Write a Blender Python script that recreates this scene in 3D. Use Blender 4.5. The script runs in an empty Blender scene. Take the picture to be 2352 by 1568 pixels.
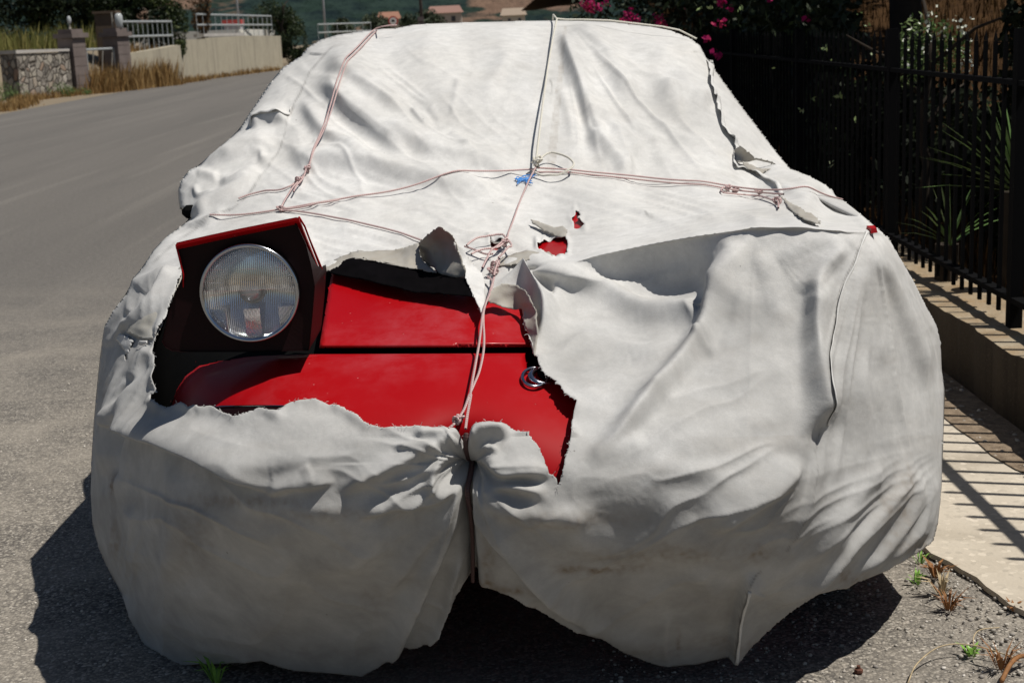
import bpy, bmesh, math, random
import numpy as np
from mathutils import Vector, Matrix
rnd = random.Random(7)
nrs = np.random.RandomState(11)
# ---------------------------------------------------------------- camera
F = 3307.0; CX = 1176.0; CY = 784.0; CAMH = 1.35
PITCH = math.radians(12.2); ROLL = 0.045
sc = bpy.context.scene
col = sc.collection
right0 = Vector((1, 0, 0)); up0 = Vector((0, math.sin(PITCH), math.cos(PITCH))); fwd = Vector((0, math.cos(PITCH), -math.sin(PITCH)))
cr, sr = math.cos(ROLL), math.sin(ROLL)
cam_right = right0 * cr - up0 * sr
cam_up = right0 * sr + up0 * cr
cd = bpy.data.cameras.new('camera')
cam = bpy.data.objects.new('camera', cd); col.objects.link(cam)
M = Matrix((cam_right, cam_up, -fwd)).transposed().to_4x4()
M.translation = Vector((0, 0, CAMH))
cam.matrix_world = M
cd.sensor_width = 36; cd.lens = 36 * F / 2352
cd.clip_start = 0.05; cd.clip_end = 6000
cd.dof.use_dof = True; cd.dof.focus_distance = 2.9; cd.dof.aperture_fstop = 11
sc.camera = cam
# ---------------------------------------------------------------- light
SUN = Vector((0.45, -0.13, 1.0)).normalized()
elev = math.asin(SUN.z)
w = bpy.data.worlds.new("World"); sc.world = w; w.use_nodes = True
wn = w.node_tree.nodes; wn.clear()
sky = wn.new('ShaderNodeTexSky'); sky.sky_type = 'NISHITA'; sky.sun_disc = False
sky.sun_elevation = elev; sky.sun_rotation = math.atan2(SUN.x, SUN.y)
sky.air_density = 1.0; sky.dust_density = 0.6; sky.ozone_density = 1.5
bg = wn.new('ShaderNodeBackground'); bg.inputs[1].default_value = 0.05
wo = wn.new('ShaderNodeOutputWorld')
w.node_tree.links.new(sky.outputs[0], bg.inputs[0]); w.node_tree.links.new(bg.outputs[0], wo.inputs[0])
ld = bpy.data.lights.new('sun', 'SUN'); ld.energy = 5.0; ld.angle = math.radians(0.55); ld.color = (1.0, 0.955, 0.885)
lo = bpy.data.objects.new('sun', ld); col.objects.link(lo)
lo.rotation_euler = SUN.to_track_quat('Z', 'Y').to_euler(); lo.location = (6, -3, 10)
sc.view_settings.view_transform = 'Standard'; sc.view_settings.look = 'None'
sc.view_settings.exposure = -0.12; sc.view_settings.gamma = 1.0
# ---------------------------------------------------------------- projections (picture grid 2352 x 1568)
def ray(x, y):
    x = np.asarray(x, float) - CX; y = np.asarray(y, float) - CY
    u = (x * cr - y * sr) / F; v = (y * cr + x * sr) / F
    return np.stack([u, math.cos(PITCH) - v * math.sin(PITCH), -(math.sin(PITCH) + v * math.cos(PITCH))], -1)
def PY(x, y, Y):
    d = ray(x, y); t = np.asarray(Y, float) / d[..., 1]
    return d * t[..., None] + np.array([0, 0, CAMH])
def PG(x, y, z=0.0):
    d = ray(x, y); t = (z - CAMH) / d[..., 2]
    return d * t[..., None] + np.array([0, 0, CAMH])
def V(a): return Vector((float(a[0]), float(a[1]), float(a[2])))
def conv(k):
    ox, oy, s = k
    return lambda *p: [((ox + a / s) / 1.0884, (oy + b / s) / 1.0884) + tuple(r) for a, b, *r in p]
z1 = conv((0, 0, 2.735)); z2 = conv((850, 0, 2.735)); z3 = conv((1700, 0, 2.735))
z4 = conv((200, 520, 3.5636)); z5 = conv((760, 500, 3.1365)); z6 = conv((200, 900, 1.8092))
z7 = conv((1300, 500, 1.8667)); z8 = conv((1300, 1000, 1.8667)); zb = conv((1400, 0, 3.92))
zl = conv((0, 900, 1.942)); zs = conv((0, 0, 5.47)); zt = conv((430, 0, 5.47)); zr = conv((2000, 0, 3.92)); zq = conv((2000, 400, 3.1357)); zp = conv((2100, 900, 1.943))
# ---------------------------------------------------------------- object helpers
def tag(o, label=None, cat=None, group=None, kind=None):
    if label: o['label'] = label
    if cat: o['category'] = cat
    if group: o['group'] = group
    if kind: o['kind'] = kind
    return o
def empty(name, loc=(0, 0, 0), label=None, cat=None, group=None, rz=0):
    o = bpy.data.objects.new(name, None); col.objects.link(o); o.location = loc; o.rotation_euler = (0, 0, rz)
    o.empty_display_size = 0.1
    return tag(o, label, cat, group)
def link(name, me, mat=None, parent=None, smooth=False):
    o = bpy.data.objects.new(name, me); col.objects.link(o)
    if mat: me.materials.append(mat)
    if smooth: me.polygons.foreach_set('use_smooth', [True] * len(me.polygons))
    if parent is not None:
        o.parent = parent
        if parent.type == 'EMPTY' or True:
            bpy.context.view_layer.update
            o.matrix_parent_inverse = world_of(parent).inverted()
    return o
def world_of(o):
    m = Matrix.LocRotScale(o.location, o.rotation_euler, o.scale)
    return (world_of(o.parent) @ o.matrix_parent_inverse @ m) if o.parent else m
def mesh(name, verts, faces, mat=None, parent=None, smooth=False, attrs=None):
    me = bpy.data.meshes.new(name)
    verts = np.asarray(verts, dtype=np.float32)
    if isinstance(faces, np.ndarray):
        n, k = faces.shape
        me.vertices.add(len(verts)); me.vertices.foreach_set('co', verts.ravel())
        me.loops.add(n * k); me.loops.foreach_set('vertex_index', faces.astype(np.int32).ravel())
        me.polygons.add(n); me.polygons.foreach_set('loop_start', np.arange(0, n * k, k, dtype=np.int32))
        me.polygons.foreach_set('loop_total', np.full(n, k, dtype=np.int32))
        me.update(calc_edges=True)
    else:
        me.from_pydata([tuple(map(float, v)) for v in verts], [], faces); me.update()
    if attrs:
        for k, a in attrs.items():
            at = me.attributes.new(k, 'FLOAT', 'POINT'); at.data.foreach_set('value', np.asarray(a, dtype=np.float32))
    me.validate()
    return link(name, me, mat, parent, smooth)
class MB:
    """collects shapes into one mesh"""
    def __init__(s): s.v = []; s.f = []; s.uv = []
    def add(s, vs, fs):
        o = len(s.v); s.v += [tuple(map(float, q)) for q in vs]; s.f += [tuple(i + o for i in f) for f in fs]; return s
    def box(s, a, b, rot=None, at=(0, 0, 0)):
        x0, y0, z0 = a; x1, y1, z1_ = b
        vs = [Vector(p) for p in ((x0, y0, z0), (x1, y0, z0), (x1, y1, z0), (x0, y1, z0), (x0, y0, z1_), (x1, y0, z1_), (x1, y1, z1_), (x0, y1, z1_))]
        if rot: vs = [rot @ q for q in vs]
        vs = [q + Vector(at) for q in vs]
        return s.add(vs, [(0, 3, 2, 1), (4, 5, 6, 7), (0, 1, 5, 4), (1, 2, 6, 5), (2, 3, 7, 6), (3, 0, 4, 7)])
    def tube(s, pts, r, n=8, cap=True):
        pts = [Vector(p) for p in pts]; m = len(pts)
        rs = r if isinstance(r, (list, tuple)) else [r] * m
        t0 = (pts[1] - pts[0]).normalized()
        ref = Vector((0, 0, 1)) if abs(t0.z) < .9 else Vector((1, 0, 0))
        nrm = (ref - t0 * ref.dot(t0)).normalized(); vs = []
        for i, p in enumerate(pts):
            t = (pts[min(i + 1, m - 1)] - pts[max(i - 1, 0)])
            t = t.normalized() if t.length > 1e-9 else t0
            nrm = (nrm - t * nrm.dot(t))
            nrm = nrm.normalized() if nrm.length > 1e-6 else t.orthogonal().normalized()
            b = t.cross(nrm)
            for k in range(n):
                a = 2 * math.pi * k / n
                vs.append(p + (nrm * math.cos(a) + b * math.sin(a)) * rs[i])
        fs = [(i * n + k, i * n + (k + 1) % n, (i + 1) * n + (k + 1) % n, (i + 1) * n + k) for i in range(m - 1) for k in range(n)]
        if cap: fs += [tuple(reversed(range(n))), tuple(range((m - 1) * n, m * n))]
        return s.add(vs, fs)
    def build(s, name, mat=None, parent=None, smooth=False):
        return mesh(name, s.v, s.f, mat, parent, smooth)
def cat_rom(pts, n=8):
    P_ = [np.array(p, float) for p in pts]
    if len(P_) < 3: return np.array([P_[0] + (P_[1] - P_[0]) * i / n for i in range(n + 1)])
    P_ = [2 * P_[0] - P_[1]] + P_ + [2 * P_[-1] - P_[-2]]; out = []
    for i in range(1, len(P_) - 2):
        a, b, c, d = P_[i - 1:i + 3]
        for k in range(n):
            t = k / n
            out.append(.5 * ((2 * b) + (c - a) * t + (2 * a - 5 * b + 4 * c - d) * t * t + (3 * b - a - 3 * c + d) * t ** 3))
    out.append(P_[-2]); return np.array(out)
def inpoly(x, y, poly):
    x = np.asarray(x); y = np.asarray(y); r = np.zeros(x.shape, bool)
    n = len(poly); j = n - 1
    for i in range(n):
        xi, yi = poly[i][:2]; xj, yj = poly[j][:2]
        if yi != yj:
            c = ((yi > y) != (yj > y)) & (x < (xj - xi) * (y - yi) / (yj - yi) + xi)
            r ^= c
        j = i
    return r
def nearest(x, y, poly, closed=True):
    """distance to and nearest point on a polyline"""
    bd = np.full(x.shape, 1e9); bx = x.copy(); by = y.copy()
    n = len(poly)
    for i in range(n if closed else n - 1):
        ax, ay = poly[i][:2]; cx, cy = poly[(i + 1) % n][:2]
        dx, dy = cx - ax, cy - ay; L = dx * dx + dy * dy
        if L < 1e-9: continue
        t = np.clip(((x - ax) * dx + (y - ay) * dy) / L, 0, 1)
        px = ax + t * dx; py = ay + t * dy; d = np.hypot(x - px, y - py)
        m = d < bd; bd = np.where(m, d, bd); bx = np.where(m, px, bx); by = np.where(m, py, by)
    return bd, bx, by
def tps(ctrl, lam=0.0):
    c = np.array(ctrl, float); X = c[:, :2] / 1000.0; z = c[:, 2]; n = len(X)
    def U(r2): return np.where(r2 > 1e-12, 0.5 * r2 * np.log(np.maximum(r2, 1e-12)), 0)
    K = U(((X[:, None] - X[None]) ** 2).sum(-1)) + lam * np.eye(n)
    Pm = np.hstack([np.ones((n, 1)), X]); A = np.zeros((n + 3, n + 3)); A[:n, :n] = K; A[:n, n:] = Pm; A[n:, :n] = Pm.T
    s = np.linalg.solve(A, np.concatenate([z, np.zeros(3)]))
    def f(x, y):
        x = np.asarray(x, float); sh = x.shape; q = np.stack([x.ravel(), np.asarray(y, float).ravel()], 1) / 1000.0
        out = np.zeros(len(q))
        for a in range(0, len(q), 20000):
            qq = q[a:a + 20000]; k = U(((qq[:, None] - X[None]) ** 2).sum(-1))
            out[a:a + 20000] = k @ s[:n] + s[n] + qq @ s[n + 1:]
        return out.reshape(sh)
    return f
def vnoise(x, y, seed=0):
    """smooth value noise on a lattice, -1..1"""
    R_ = np.random.RandomState(seed).rand(257, 257) * 2 - 1
    xi = np.floor(x).astype(int); yi = np.floor(y).astype(int); fx = x - xi; fy = y - yi
    fx = fx * fx * (3 - 2 * fx); fy = fy * fy * (3 - 2 * fy)
    g = lambda a, b: R_[a % 256, b % 256]
    return (g(xi, yi) * (1 - fx) + g(xi + 1, yi) * fx) * (1 - fy) + (g(xi, yi + 1) * (1 - fx) + g(xi + 1, yi + 1) * fx) * fy
def rough_poly(poly, amp=3.0, step=7.0, seed=1, closed=True):
    """torn edge: subdivide and jitter"""
    r = random.Random(seed); out = []; n = len(poly)
    for i in range(n if closed else n - 1):
        a = poly[i][:2]; b = poly[(i + 1) % n][:2]; L = math.hypot(b[0] - a[0], b[1] - a[1]); k = max(1, int(L / step))
        for j in range(k):
            t = j / k; q = (a[0] + (b[0] - a[0]) * t, a[1] + (b[1] - a[1]) * t)
            if j: q = (q[0] + r.gauss(0, amp * .4), q[1] + r.gauss(0, amp * .4))
            out.append(q)
    return out
# ---------------------------------------------------------------- materials
def newmat(name):
    m = bpy.data.materials.new(name); m.use_nodes = True
    nt = m.node_tree; b = nt.nodes['Principled BSDF']; return m, nt, b
def N(nt, t, **k):
    n = nt.nodes.new(t)
    for a, v in k.items():
        if a.startswith('i_'):
            key = a[2:]; key = int(key) if key.isdigit() else key.replace('_', ' ')
            n.inputs[key].default_value = v
        else: setattr(n, a, v)
    return n
def L(nt, a, b): nt.links.new(a, b)
def ramp(nt, src, stops, interp='LINEAR'):
    r = nt.nodes.new('ShaderNodeValToRGB'); r.color_ramp.interpolation = interp
    e = r.color_ramp.elements
    while len(e) < len(stops): e.new(0.5)
    for q, (p, c) in zip(e, stops):
        q.position = p; q.color = (c[0], c[1], c[2], 1) if not isinstance(c, (int, float)) else (c, c, c, 1)
    L(nt, src, r.inputs[0]); return r.outputs[0]
def noise(nt, scale, detail=4, rough=.55, vec=None, dist=0):
    n = N(nt, 'ShaderNodeTexNoise'); n.inputs['Scale'].default_value = scale; n.inputs['Detail'].default_value = detail
    n.inputs['Roughness'].default_value = rough; n.inputs['Distortion'].default_value = dist
    if vec is None:
        g = N(nt, 'ShaderNodeNewGeometry'); vec = g.outputs['Position']
    L(nt, vec, n.inputs['Vector']); return n.outputs['Fac']
def mixc(nt, fac, a, b, mode='MIX'):
    m = N(nt, 'ShaderNodeMix', data_type='RGBA', blend_type=mode)
    for s, q in ((m.inputs[0], fac), (m.inputs[6], a), (m.inputs[7], b)):
        if isinstance(q, (int, float)): s.default_value = q
        elif isinstance(q, tuple): s.default_value = (q[0], q[1], q[2], 1)
        else: L(nt, q, s)
    return m.outputs[2]
def bump(nt, b, h, strength=.3, dist=.01, prev=None):
    n = N(nt, 'ShaderNodeBump'); n.inputs['Strength'].default_value = strength; n.inputs['Distance'].default_value = dist
    L(nt, h, n.inputs['Height'])
    if prev is not None: L(nt, prev, n.inputs['Normal'])
    L(nt, n.outputs[0], b.inputs['Normal']); return n.outputs[0]
def plain(name, c, rough=.6, metal=0, var=.15, scale=20, spec=.5):
    m, nt, b = newmat(name)
    nz = noise(nt, scale)
    L(nt, ramp(nt, nz, [(.25, tuple(q * (1 - var) for q in c)), (.75, tuple(min(1, q * (1 + var)) for q in c))]), b.inputs['Base Color'])
    b.inputs['Roughness'].default_value = rough; b.inputs['Metallic'].default_value = metal; b.inputs['Specular IOR Level'].default_value = spec
    return m
def scaled(nt, sx, sy, sz):
    g = N(nt, 'ShaderNodeNewGeometry'); mp = N(nt, 'ShaderNodeMapping'); mp.inputs['Scale'].default_value = (sx, sy, sz)
    L(nt, g.outputs['Position'], mp.inputs['Vector']); return mp.outputs[0]
# ================================================================ ground, road, pavement
def pos_sep(nt):
    g = N(nt, 'ShaderNodeNewGeometry'); s = N(nt, 'ShaderNodeSeparateXYZ'); L(nt, g.outputs['Position'], s.inputs[0]); return s
def asphalt():
    m, nt, b = newmat('weathered_asphalt')
    s = pos_sep(nt)
    # aggregate: stones of 5 to 12 mm, worn and exposed near the kerb side
    v1 = N(nt, 'ShaderNodeTexVoronoi', feature='F1'); v1.inputs['Scale'].default_value = 135; v1.inputs['Randomness'].default_value = 1
    gp = N(nt, 'ShaderNodeNewGeometry'); wob = noise(nt, 40, 3); mx = N(nt, 'ShaderNodeVectorMath', operation='ADD'); L(nt, gp.outputs['Position'], mx.inputs[0]); 
    wv = N(nt, 'ShaderNodeCombineXYZ'); sc1 = N(nt, 'ShaderNodeMath', operation='MULTIPLY'); sc1.inputs[1].default_value = .012; L(nt, wob, sc1.inputs[0]); L(nt, sc1.outputs[0], wv.inputs[0]); L(nt, sc1.outputs[0], wv.inputs[1]); L(nt, wv.outputs[0], mx.inputs[1])
    L(nt, mx.outputs[0], v1.inputs['Vector'])
    sepc = N(nt, 'ShaderNodeSeparateColor'); L(nt, v1.outputs['Color'], sepc.inputs[0])
    stone = ramp(nt, sepc.outputs[0], [(0, (.12, .108, .092)), (.35, (.24, .215, .18)), (.7, (.35, .315, .26)), (.93, (.50, .45, .38)), (1, (.64, .59, .51))])
    gap = ramp(nt, v1.outputs['Distance'], [(.0, 0), (.5, .1), (.75, 1)])
    gapn = noise(nt, 9, 4); stone2 = mixc(nt, gap, stone, (.09, .08, .07))
    big = noise(nt, .8, 4); med = noise(nt, 6, 5, .6)
    fine = noise(nt, 600, 2)
    tar = ramp(nt, med, [(.3, (.15, .14, .128)), (.7, (.205, .19, .172))])
    # polished wheel tracks run along the road
    tr = noise(nt, 1.0, 4, .55, vec=scaled(nt, 1.0, .045, 1)); road = mixc(nt, ramp(nt, tr, [(.35, 0), (.7, 1)]), (.11, .103, .094), (.165, .152, .136))
    streak = noise(nt, 1.0, 3, .6, vec=scaled(nt, 3.2, .12, 1)); road = mixc(nt, ramp(nt, streak, [(.56, 0), (.76, .75)]), road, (.23, .212, .186))
    darks = noise(nt, 1.0, 3, .6, vec=scaled(nt, 2.1, .3, 1)); road = mixc(nt, ramp(nt, darks, [(.62, 0), (.78, .45)]), road, (.10, .095, .09))
    road = mixc(nt, .38, road, mixc(nt, ramp(nt, fine, [(.35, 0), (.65, 1)]), (.07, .065, .06), (.26, .24, .215)))
    yy = N(nt, 'ShaderNodeMapRange'); yy.inputs[1].default_value = 4.2; yy.inputs[2].default_value = 8.5; L(nt, s.outputs[1], yy.inputs[0])
    c = mixc(nt, yy.outputs[0], mixc(nt, .15, stone2, tar), road)
    gr = noise(nt, 34, 6, .8); c = mixc(nt, ramp(nt, gr, [(.42, 0), (.6, .5)]), c, (.075, .07, .064)); c = mixc(nt, ramp(nt, gr, [(.25, .45), (.42, 0)]), c, (.30, .28, .25))
    # sandy drift at mid distance on the left
    dn = noise(nt, 2.4, 5, .65); nr = N(nt, 'ShaderNodeMapRange'); nr.inputs[1].default_value = 9; nr.inputs[2].default_value = 5; L(nt, s.outputs[1], nr.inputs[0]); dm = N(nt, 'ShaderNodeMath', operation='MULTIPLY'); L(nt, nr.outputs[0], dm.inputs[0]); L(nt, ramp(nt, dn, [(.40, 0), (.68, .6)]), dm.inputs[1]); c = mixc(nt, dm.outputs[0], c, (.33, .295, .245))
    L(nt, c, b.inputs['Base Color']); b.inputs['Roughness'].default_value = .93; b.inputs['Specular IOR Level'].default_value = .25
    inv = N(nt, 'ShaderNodeMath', operation='SUBTRACT'); inv.inputs[0].default_value = 1; L(nt, v1.outputs['Distance'], inv.inputs[1])
    p = bump(nt, b, inv.outputs[0], .55, .004); bump(nt, b, fine, .2, .002, p)
    return m
def ground_mat():
    m, nt, b = newmat('dry_ground')
    a = noise(nt, .35, 6, .6); f = noise(nt, 9, 5)
    c = mixc(nt, ramp(nt, a, [(.35, 0), (.65, 1)]), (.20, .155, .10), (.14, .11, .07)); c = mixc(nt, ramp(nt, f, [(.3, 0), (.7, .5)]), c, (.27, .22, .155))
    L(nt, c, b.inputs['Base Color']); b.inputs['Roughness'].default_value = 1; bump(nt, b, f, .5, .03); return m
def concrete_mat(name, ca, cb, stain=(.12, .10, .08), st=.5, rough_spots=True, sc_=1.0):
    m, nt, b = newmat(name)
    a = noise(nt, 2.2 * sc_, 6, .65); f = noise(nt, 60 * sc_, 4, .6)
    c = mixc(nt, ramp(nt, a, [(.3, 0), (.7, 1)]), ca, cb)
    drip = noise(nt, 1.0, 4, .6, vec=scaled(nt, 3.5 * sc_, 3.5 * sc_, .25)); c = mixc(nt, ramp(nt, drip, [(.52, 0), (.75, st)]), c, stain)
    v = N(nt, 'ShaderNodeTexVoronoi', feature='F1'); v.inputs['Scale'].default_value = 70 * sc_; g = N(nt, 'ShaderNodeNewGeometry'); L(nt, g.outputs['Position'], v.inputs['Vector'])
    sp = N(nt, 'ShaderNodeSeparateColor'); L(nt, v.outputs['Color'], sp.inputs[0])
    if rough_spots: c = mixc(nt, ramp(nt, sp.outputs[0], [(.80, 0), (.97, .4)]), c, tuple(q * .55 for q in ca)); c = mixc(nt, ramp(nt, sp.outputs[1], [(.86, 0), (1, .5)]), c, tuple(min(.8, q * 1.35) for q in ca))
    c = mixc(nt, ramp(nt, f, [(.3, 0), (.75, .3)]), c, tuple(q * .7 for q in ca))
    L(nt, c, b.inputs['Base Color']); b.inputs['Roughness'].default_value = .95; b.inputs['Specular IOR Level'].default_value = .2; bump(nt, b, f, .4, .006); return m
m_asph = asphalt(); m_ground = ground_mat()
def flat(name, pts, z, mat, div=0):
    o = mesh(name, [(p[0], p[1], z if len(p) < 3 else p[2]) for p in pts], [tuple(range(len(pts)))], mat); tag(o, kind='structure'); return o
flat('ground', [(-400, -30), (400, -30), (400, 1200), (-400, 1200)], -.006, m_ground)
flat('road', [(-9.4, -6), (-9.8, 8), (-10.6, 20), (-11.25, 33), (-11.6, 41.2), (-11.85, 50), (-11.6, 58), (-10.1, 68.5), (-4, 88), (10, 110), (24, 120), (30, 112), (14, 88), (4, 60), (1.35, 30), (1.25, 4), (1.3, 3.2), (1.9, 2.9), (1.9, -6)], 0, m_asph)
m_pave = concrete_mat('pavement_concrete', (.56, .50, .41), (.45, .395, .315), (.20, .165, .12), .6)
pv = [(1.00, 12), (1.00, 3.62), (1.03, 3.42), (1.09, 3.25), (1.11, 3.08), (1.16, 2.95), (1.3, 2.86), (1.62, 2.78), (1.62, 12), (1.62, 30), (1.0, 30)]
pvs = rough_poly(pv[1:8], .012, .05, 4, closed=False) + [pv[7]]
pav = flat('pavement', pvs + [(1.62, 30), (1.0, 30)], .004, m_pave)
pav.modifiers.new('t', 'SOLIDIFY').thickness = -.014; pav.modifiers['t'].offset = -1
m_dirt, nt_, b_ = newmat('loose_dirt'); n1_ = noise(nt_, 30, 6, .7); L(nt_, ramp(nt_, n1_, [(.3, (.10, .07, .045)), (.6, (.25, .19, .13)), (.8, (.36, .29, .21))]), b_.inputs['Base Color']); b_.inputs['Roughness'].default_value = 1; bump(nt_, b_, n1_, .8, .012)
dl = [(1.54 - .05 * math.sin(y * 1.7) - .06 * (1 if y > 4 else 0) + .025 * rnd.random(), y) for y in np.arange(3.0, 20, .15)]
flat('dirt_strip', [(x, y) for x, y in dl] + [(1.62, 20), (1.62, 3)], .0225, m_dirt)
# loose crumbled asphalt ridge where road meets pavement
def pebbles(name, n, fn, rs, mat, label=None):
    v = []; f = []; ico = [(0,0,1),(.89,0,.45),(.28,.85,.45),(-.72,.53,.45),(-.72,-.53,.45),(.28,-.85,.45),(.72,.53,-.45),(-.28,.85,-.45),(-.89,0,-.45),(-.28,-.85,-.45),(.72,-.53,-.45),(0,0,-1)]
    fi = [(0,1,2),(0,2,3),(0,3,4),(0,4,5),(0,5,1),(1,6,2),(2,7,3),(3,8,4),(4,9,5),(5,10,1),(6,7,2),(7,8,3),(8,9,4),(9,10,5),(10,6,1),(11,7,6),(11,8,7),(11,9,8),(11,10,9),(11,6,10)]
    tn = []
    for k in range(n):
        x, y, z = fn(); r = rs[0] * (rs[1] / rs[0]) ** (rnd.random() ** 2.2); a = rnd.random() * 6.28; o = len(v); t = rnd.random(); fl = rnd.uniform(.45, .8)
        for p in ico:
            q = [p[0] * r * rnd.uniform(.7, 1.2), p[1] * r * rnd.uniform(.6, 1.0), p[2] * r * fl]
            v.append((x + q[0] * math.cos(a) - q[1] * math.sin(a), y + q[0] * math.sin(a) + q[1] * math.cos(a), z + q[2] + r * fl * .4)); tn.append(t)
        f += [tuple(i + o for i in t_) for t_ in fi]
    o = mesh(name, v, np.array(f), mat, None, False, {'tone': tn}); tag(o, kind='stuff'); return o
def tone_mat(name, stops, rough=.9, spec=.3, attr='tone', transl=0.0):
    m, nt, b = newmat(name); a = N(nt, 'ShaderNodeAttribute', attribute_name=attr); c = ramp(nt, a.outputs['Fac'], stops); L(nt, c, b.inputs['Base Color'])
    b.inputs['Roughness'].default_value = rough; b.inputs['Specular IOR Level'].default_value = spec
    if transl:
        t = N(nt, 'ShaderNodeBsdfTranslucent'); L(nt, c, t.inputs[0]); mx = N(nt, 'ShaderNodeMixShader'); mx.inputs[0].default_value = transl
        out = nt.nodes['Material Output']; L(nt, b.outputs[0], mx.inputs[1]); L(nt, t.outputs[0], mx.inputs[2]); L(nt, mx.outputs[0], out.inputs[0])
    return m
m_peb = tone_mat('pebbles', [(0, (.22, .20, .18)), (.4, (.38, .35, .30)), (.8, (.48, .44, .38)), (1, (.68, .64, .58))])
def f_near():
    while True:
        x = rnd.uniform(.15, 1.45); y = rnd.uniform(2.55, 3.9)
        if x > 1.25 and y > 2.95: continue
        return x, y, 0
pebbles('gravel', 2600, f_near, (.002, .0075), m_peb)
pebbles('gravel_ridge', 700, lambda: (1.03 + .05 * rnd.gauss(0, 1) + .12 * max(0, 3.2 - 0) * 0, rnd.uniform(2.75, 3.9), .004), (.002, .008), m_peb)
pebbles('roadside_grit', 1500, lambda: (rnd.uniform(-1.9, -.9), rnd.uniform(3.0, 6.5), 0), (.002, .006), m_peb)
pebbles('loose_stones', 500, lambda: (rnd.uniform(1.45, 1.62), rnd.uniform(3.0, 8), .02), (.003, .011), m_peb)
# ---------------------------------------------------------------- far hills
def hillh(x, y):
    a = np.clip((y - 300) / 500, 0, 1.6)
    return -2 + a ** 1.15 * 150 * (1 + .25 * vnoise(x / 160, y / 190, 41)) + a * 26 * vnoise(x / 55, y / 60, 42)
hx, hy = np.meshgrid(np.linspace(-520, 520, 150), np.linspace(290, 1150, 110)); hz = hillh(hx, hy)
hi = np.arange(hx.size).reshape(hx.shape); hf = np.stack([hi[:-1, :-1], hi[:-1, 1:], hi[1:, 1:], hi[1:, :-1]], -1).reshape(-1, 4)
m, nt, b = newmat('hillside')
na = noise(nt, .022, 8, .62, dist=.4); nb = noise(nt, .14, 5, .6); nc = noise(nt, .006, 3)
c = mixc(nt, ramp(nt, nb, [(.35, 0), (.6, 1)]), (.012, .02, .022), (.026, .042, .036))
dry = mixc(nt, nb, (.19, .125, .09), (.12, .08, .06))
msk = ramp(nt, na, [(.53, 0), (.58, 1)]); c = mixc(nt, msk, c, dry)
sp = N(nt, 'ShaderNodeTexVoronoi', feature='F1'); sp.inputs['Scale'].default_value = .12; g_ = N(nt, 'ShaderNodeNewGeometry'); L(nt, g_.outputs['Position'], sp.inputs['Vector'])
c = mixc(nt, ramp(nt, sp.outputs['Distance'], [(.30, .95), (.42, 0)]), c, (.02, .034, .028)); L(nt, c, b.inputs['Base Color']); b.inputs['Roughness'].default_value = 1; b.inputs['Specular IOR Level'].default_value = 0
bump(nt, b, nb, 1, 4)
tag(mesh('hills', np.stack([hx, hy, hz], -1).reshape(-1, 3), hf, m, None, True), kind='structure')
# ---------------------------------------------------------------- foliage helper
def leaves(name, clumps, n, size, mat, parent=None, aspect=.5, droop=0, flat_=False, kind=None):
    """clumps: (x,y,z,rx,ry,rz,weight). leaf sized quads spread through the volume"""
    w_ = np.array([c[6] for c in clumps], float); w_ /= w_.sum(); ci = nrs.choice(len(clumps), n, p=w_); C = np.array([c[:6] for c in clumps])[ci]
    d = nrs.normal(size=(n, 3)); d /= np.linalg.norm(d, axis=1, keepdims=True); r = nrs.rand(n, 1) ** .45
    # twig bunches make the outline uneven
    bc = nrs.normal(size=(n, 3)) * .5
    P_ = C[:, :3] + d * r * C[:, 3:]
    seed = np.round(P_ / (size * 5)); h = np.sin(seed @ np.array([12.9, 78.2, 37.7])) * 43758.5; h -= np.floor(h)
    keep = h > .28; P_ = P_[keep]; h = h[keep]; n = len(P_)
    u = nrs.normal(size=(n, 3)); u[:, 2] -= droop; u /= np.linalg.norm(u, axis=1, keepdims=True)
    v = np.cross(u, nrs.normal(size=(n, 3))); v /= np.linalg.norm(v, axis=1, keepdims=True); s = size * (.6 + .8 * nrs.rand(n, 1))
    q = np.stack([P_ - u * s * .5, P_ + v * s * aspect * .5, P_ + u * s * .5, P_ - v * s * aspect * .5], 1).reshape(-1, 3)
    fc = np.arange(4 * n).reshape(n, 4); tone = np.repeat(np.clip(h * .6 + nrs.rand(n) * .4, 0, 1), 4)
    o = mesh(name, q, fc, mat, parent, False, {'tone': tone})
    if kind: tag(o, kind=kind)
    return o
def trunk(name, base, top, r0, r1, mat, parent, limbs=5, seed=1, spread=.6):
    r = random.Random(seed); mb = MB(); b_ = Vector(base); t_ = Vector(top); pts = []; m_ = 7
    for i in range(m_):
        k = i / (m_ - 1); p = b_.lerp(t_, k) + Vector((r.uniform(-1, 1), r.uniform(-1, 1), 0)) * r0 * .6 * (0 if i == 0 else 1); pts.append(p)
    mb.tube(pts, [r0 + (r1 - r0) * i / (m_ - 1) for i in range(m_)], 8)
    H_ = (t_ - b_).length
    for k in range(limbs):
        s = pts[3 + k % (m_ - 3)]; a = k * 2.4 + r.random(); d = Vector((math.cos(a), math.sin(a), r.uniform(.5, 1.1))).normalized() * H_ * spread * r.uniform(.6, 1)
        mb.tube([s, s + d * .5 + Vector((0, 0, .05 * H_)), s + d], [r1 * 1.1, r1 * .7, r1 * .25], 5)
    return mb.build(name, mat, parent, True)
m_bark = plain('bark', (.075, .06, .045), .95, 0, .3, 8, .1)
m_bark_dark = plain('bark_dark', (.035, .028, .022), .95, 0, .3, 8, .1)
m_leaf = tone_mat('leaf_green', [(0, (.006, .011, .004)), (.65, (.02, .034, .009)), (1, (.09, .11, .025))], .55, .3, transl=.2)
m_leaf_olive = tone_mat('leaf_olive', [(0, (.015, .024, .012)), (.7, (.045, .06, .03)), (1, (.08, .10, .05))], .6, .3)
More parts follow.
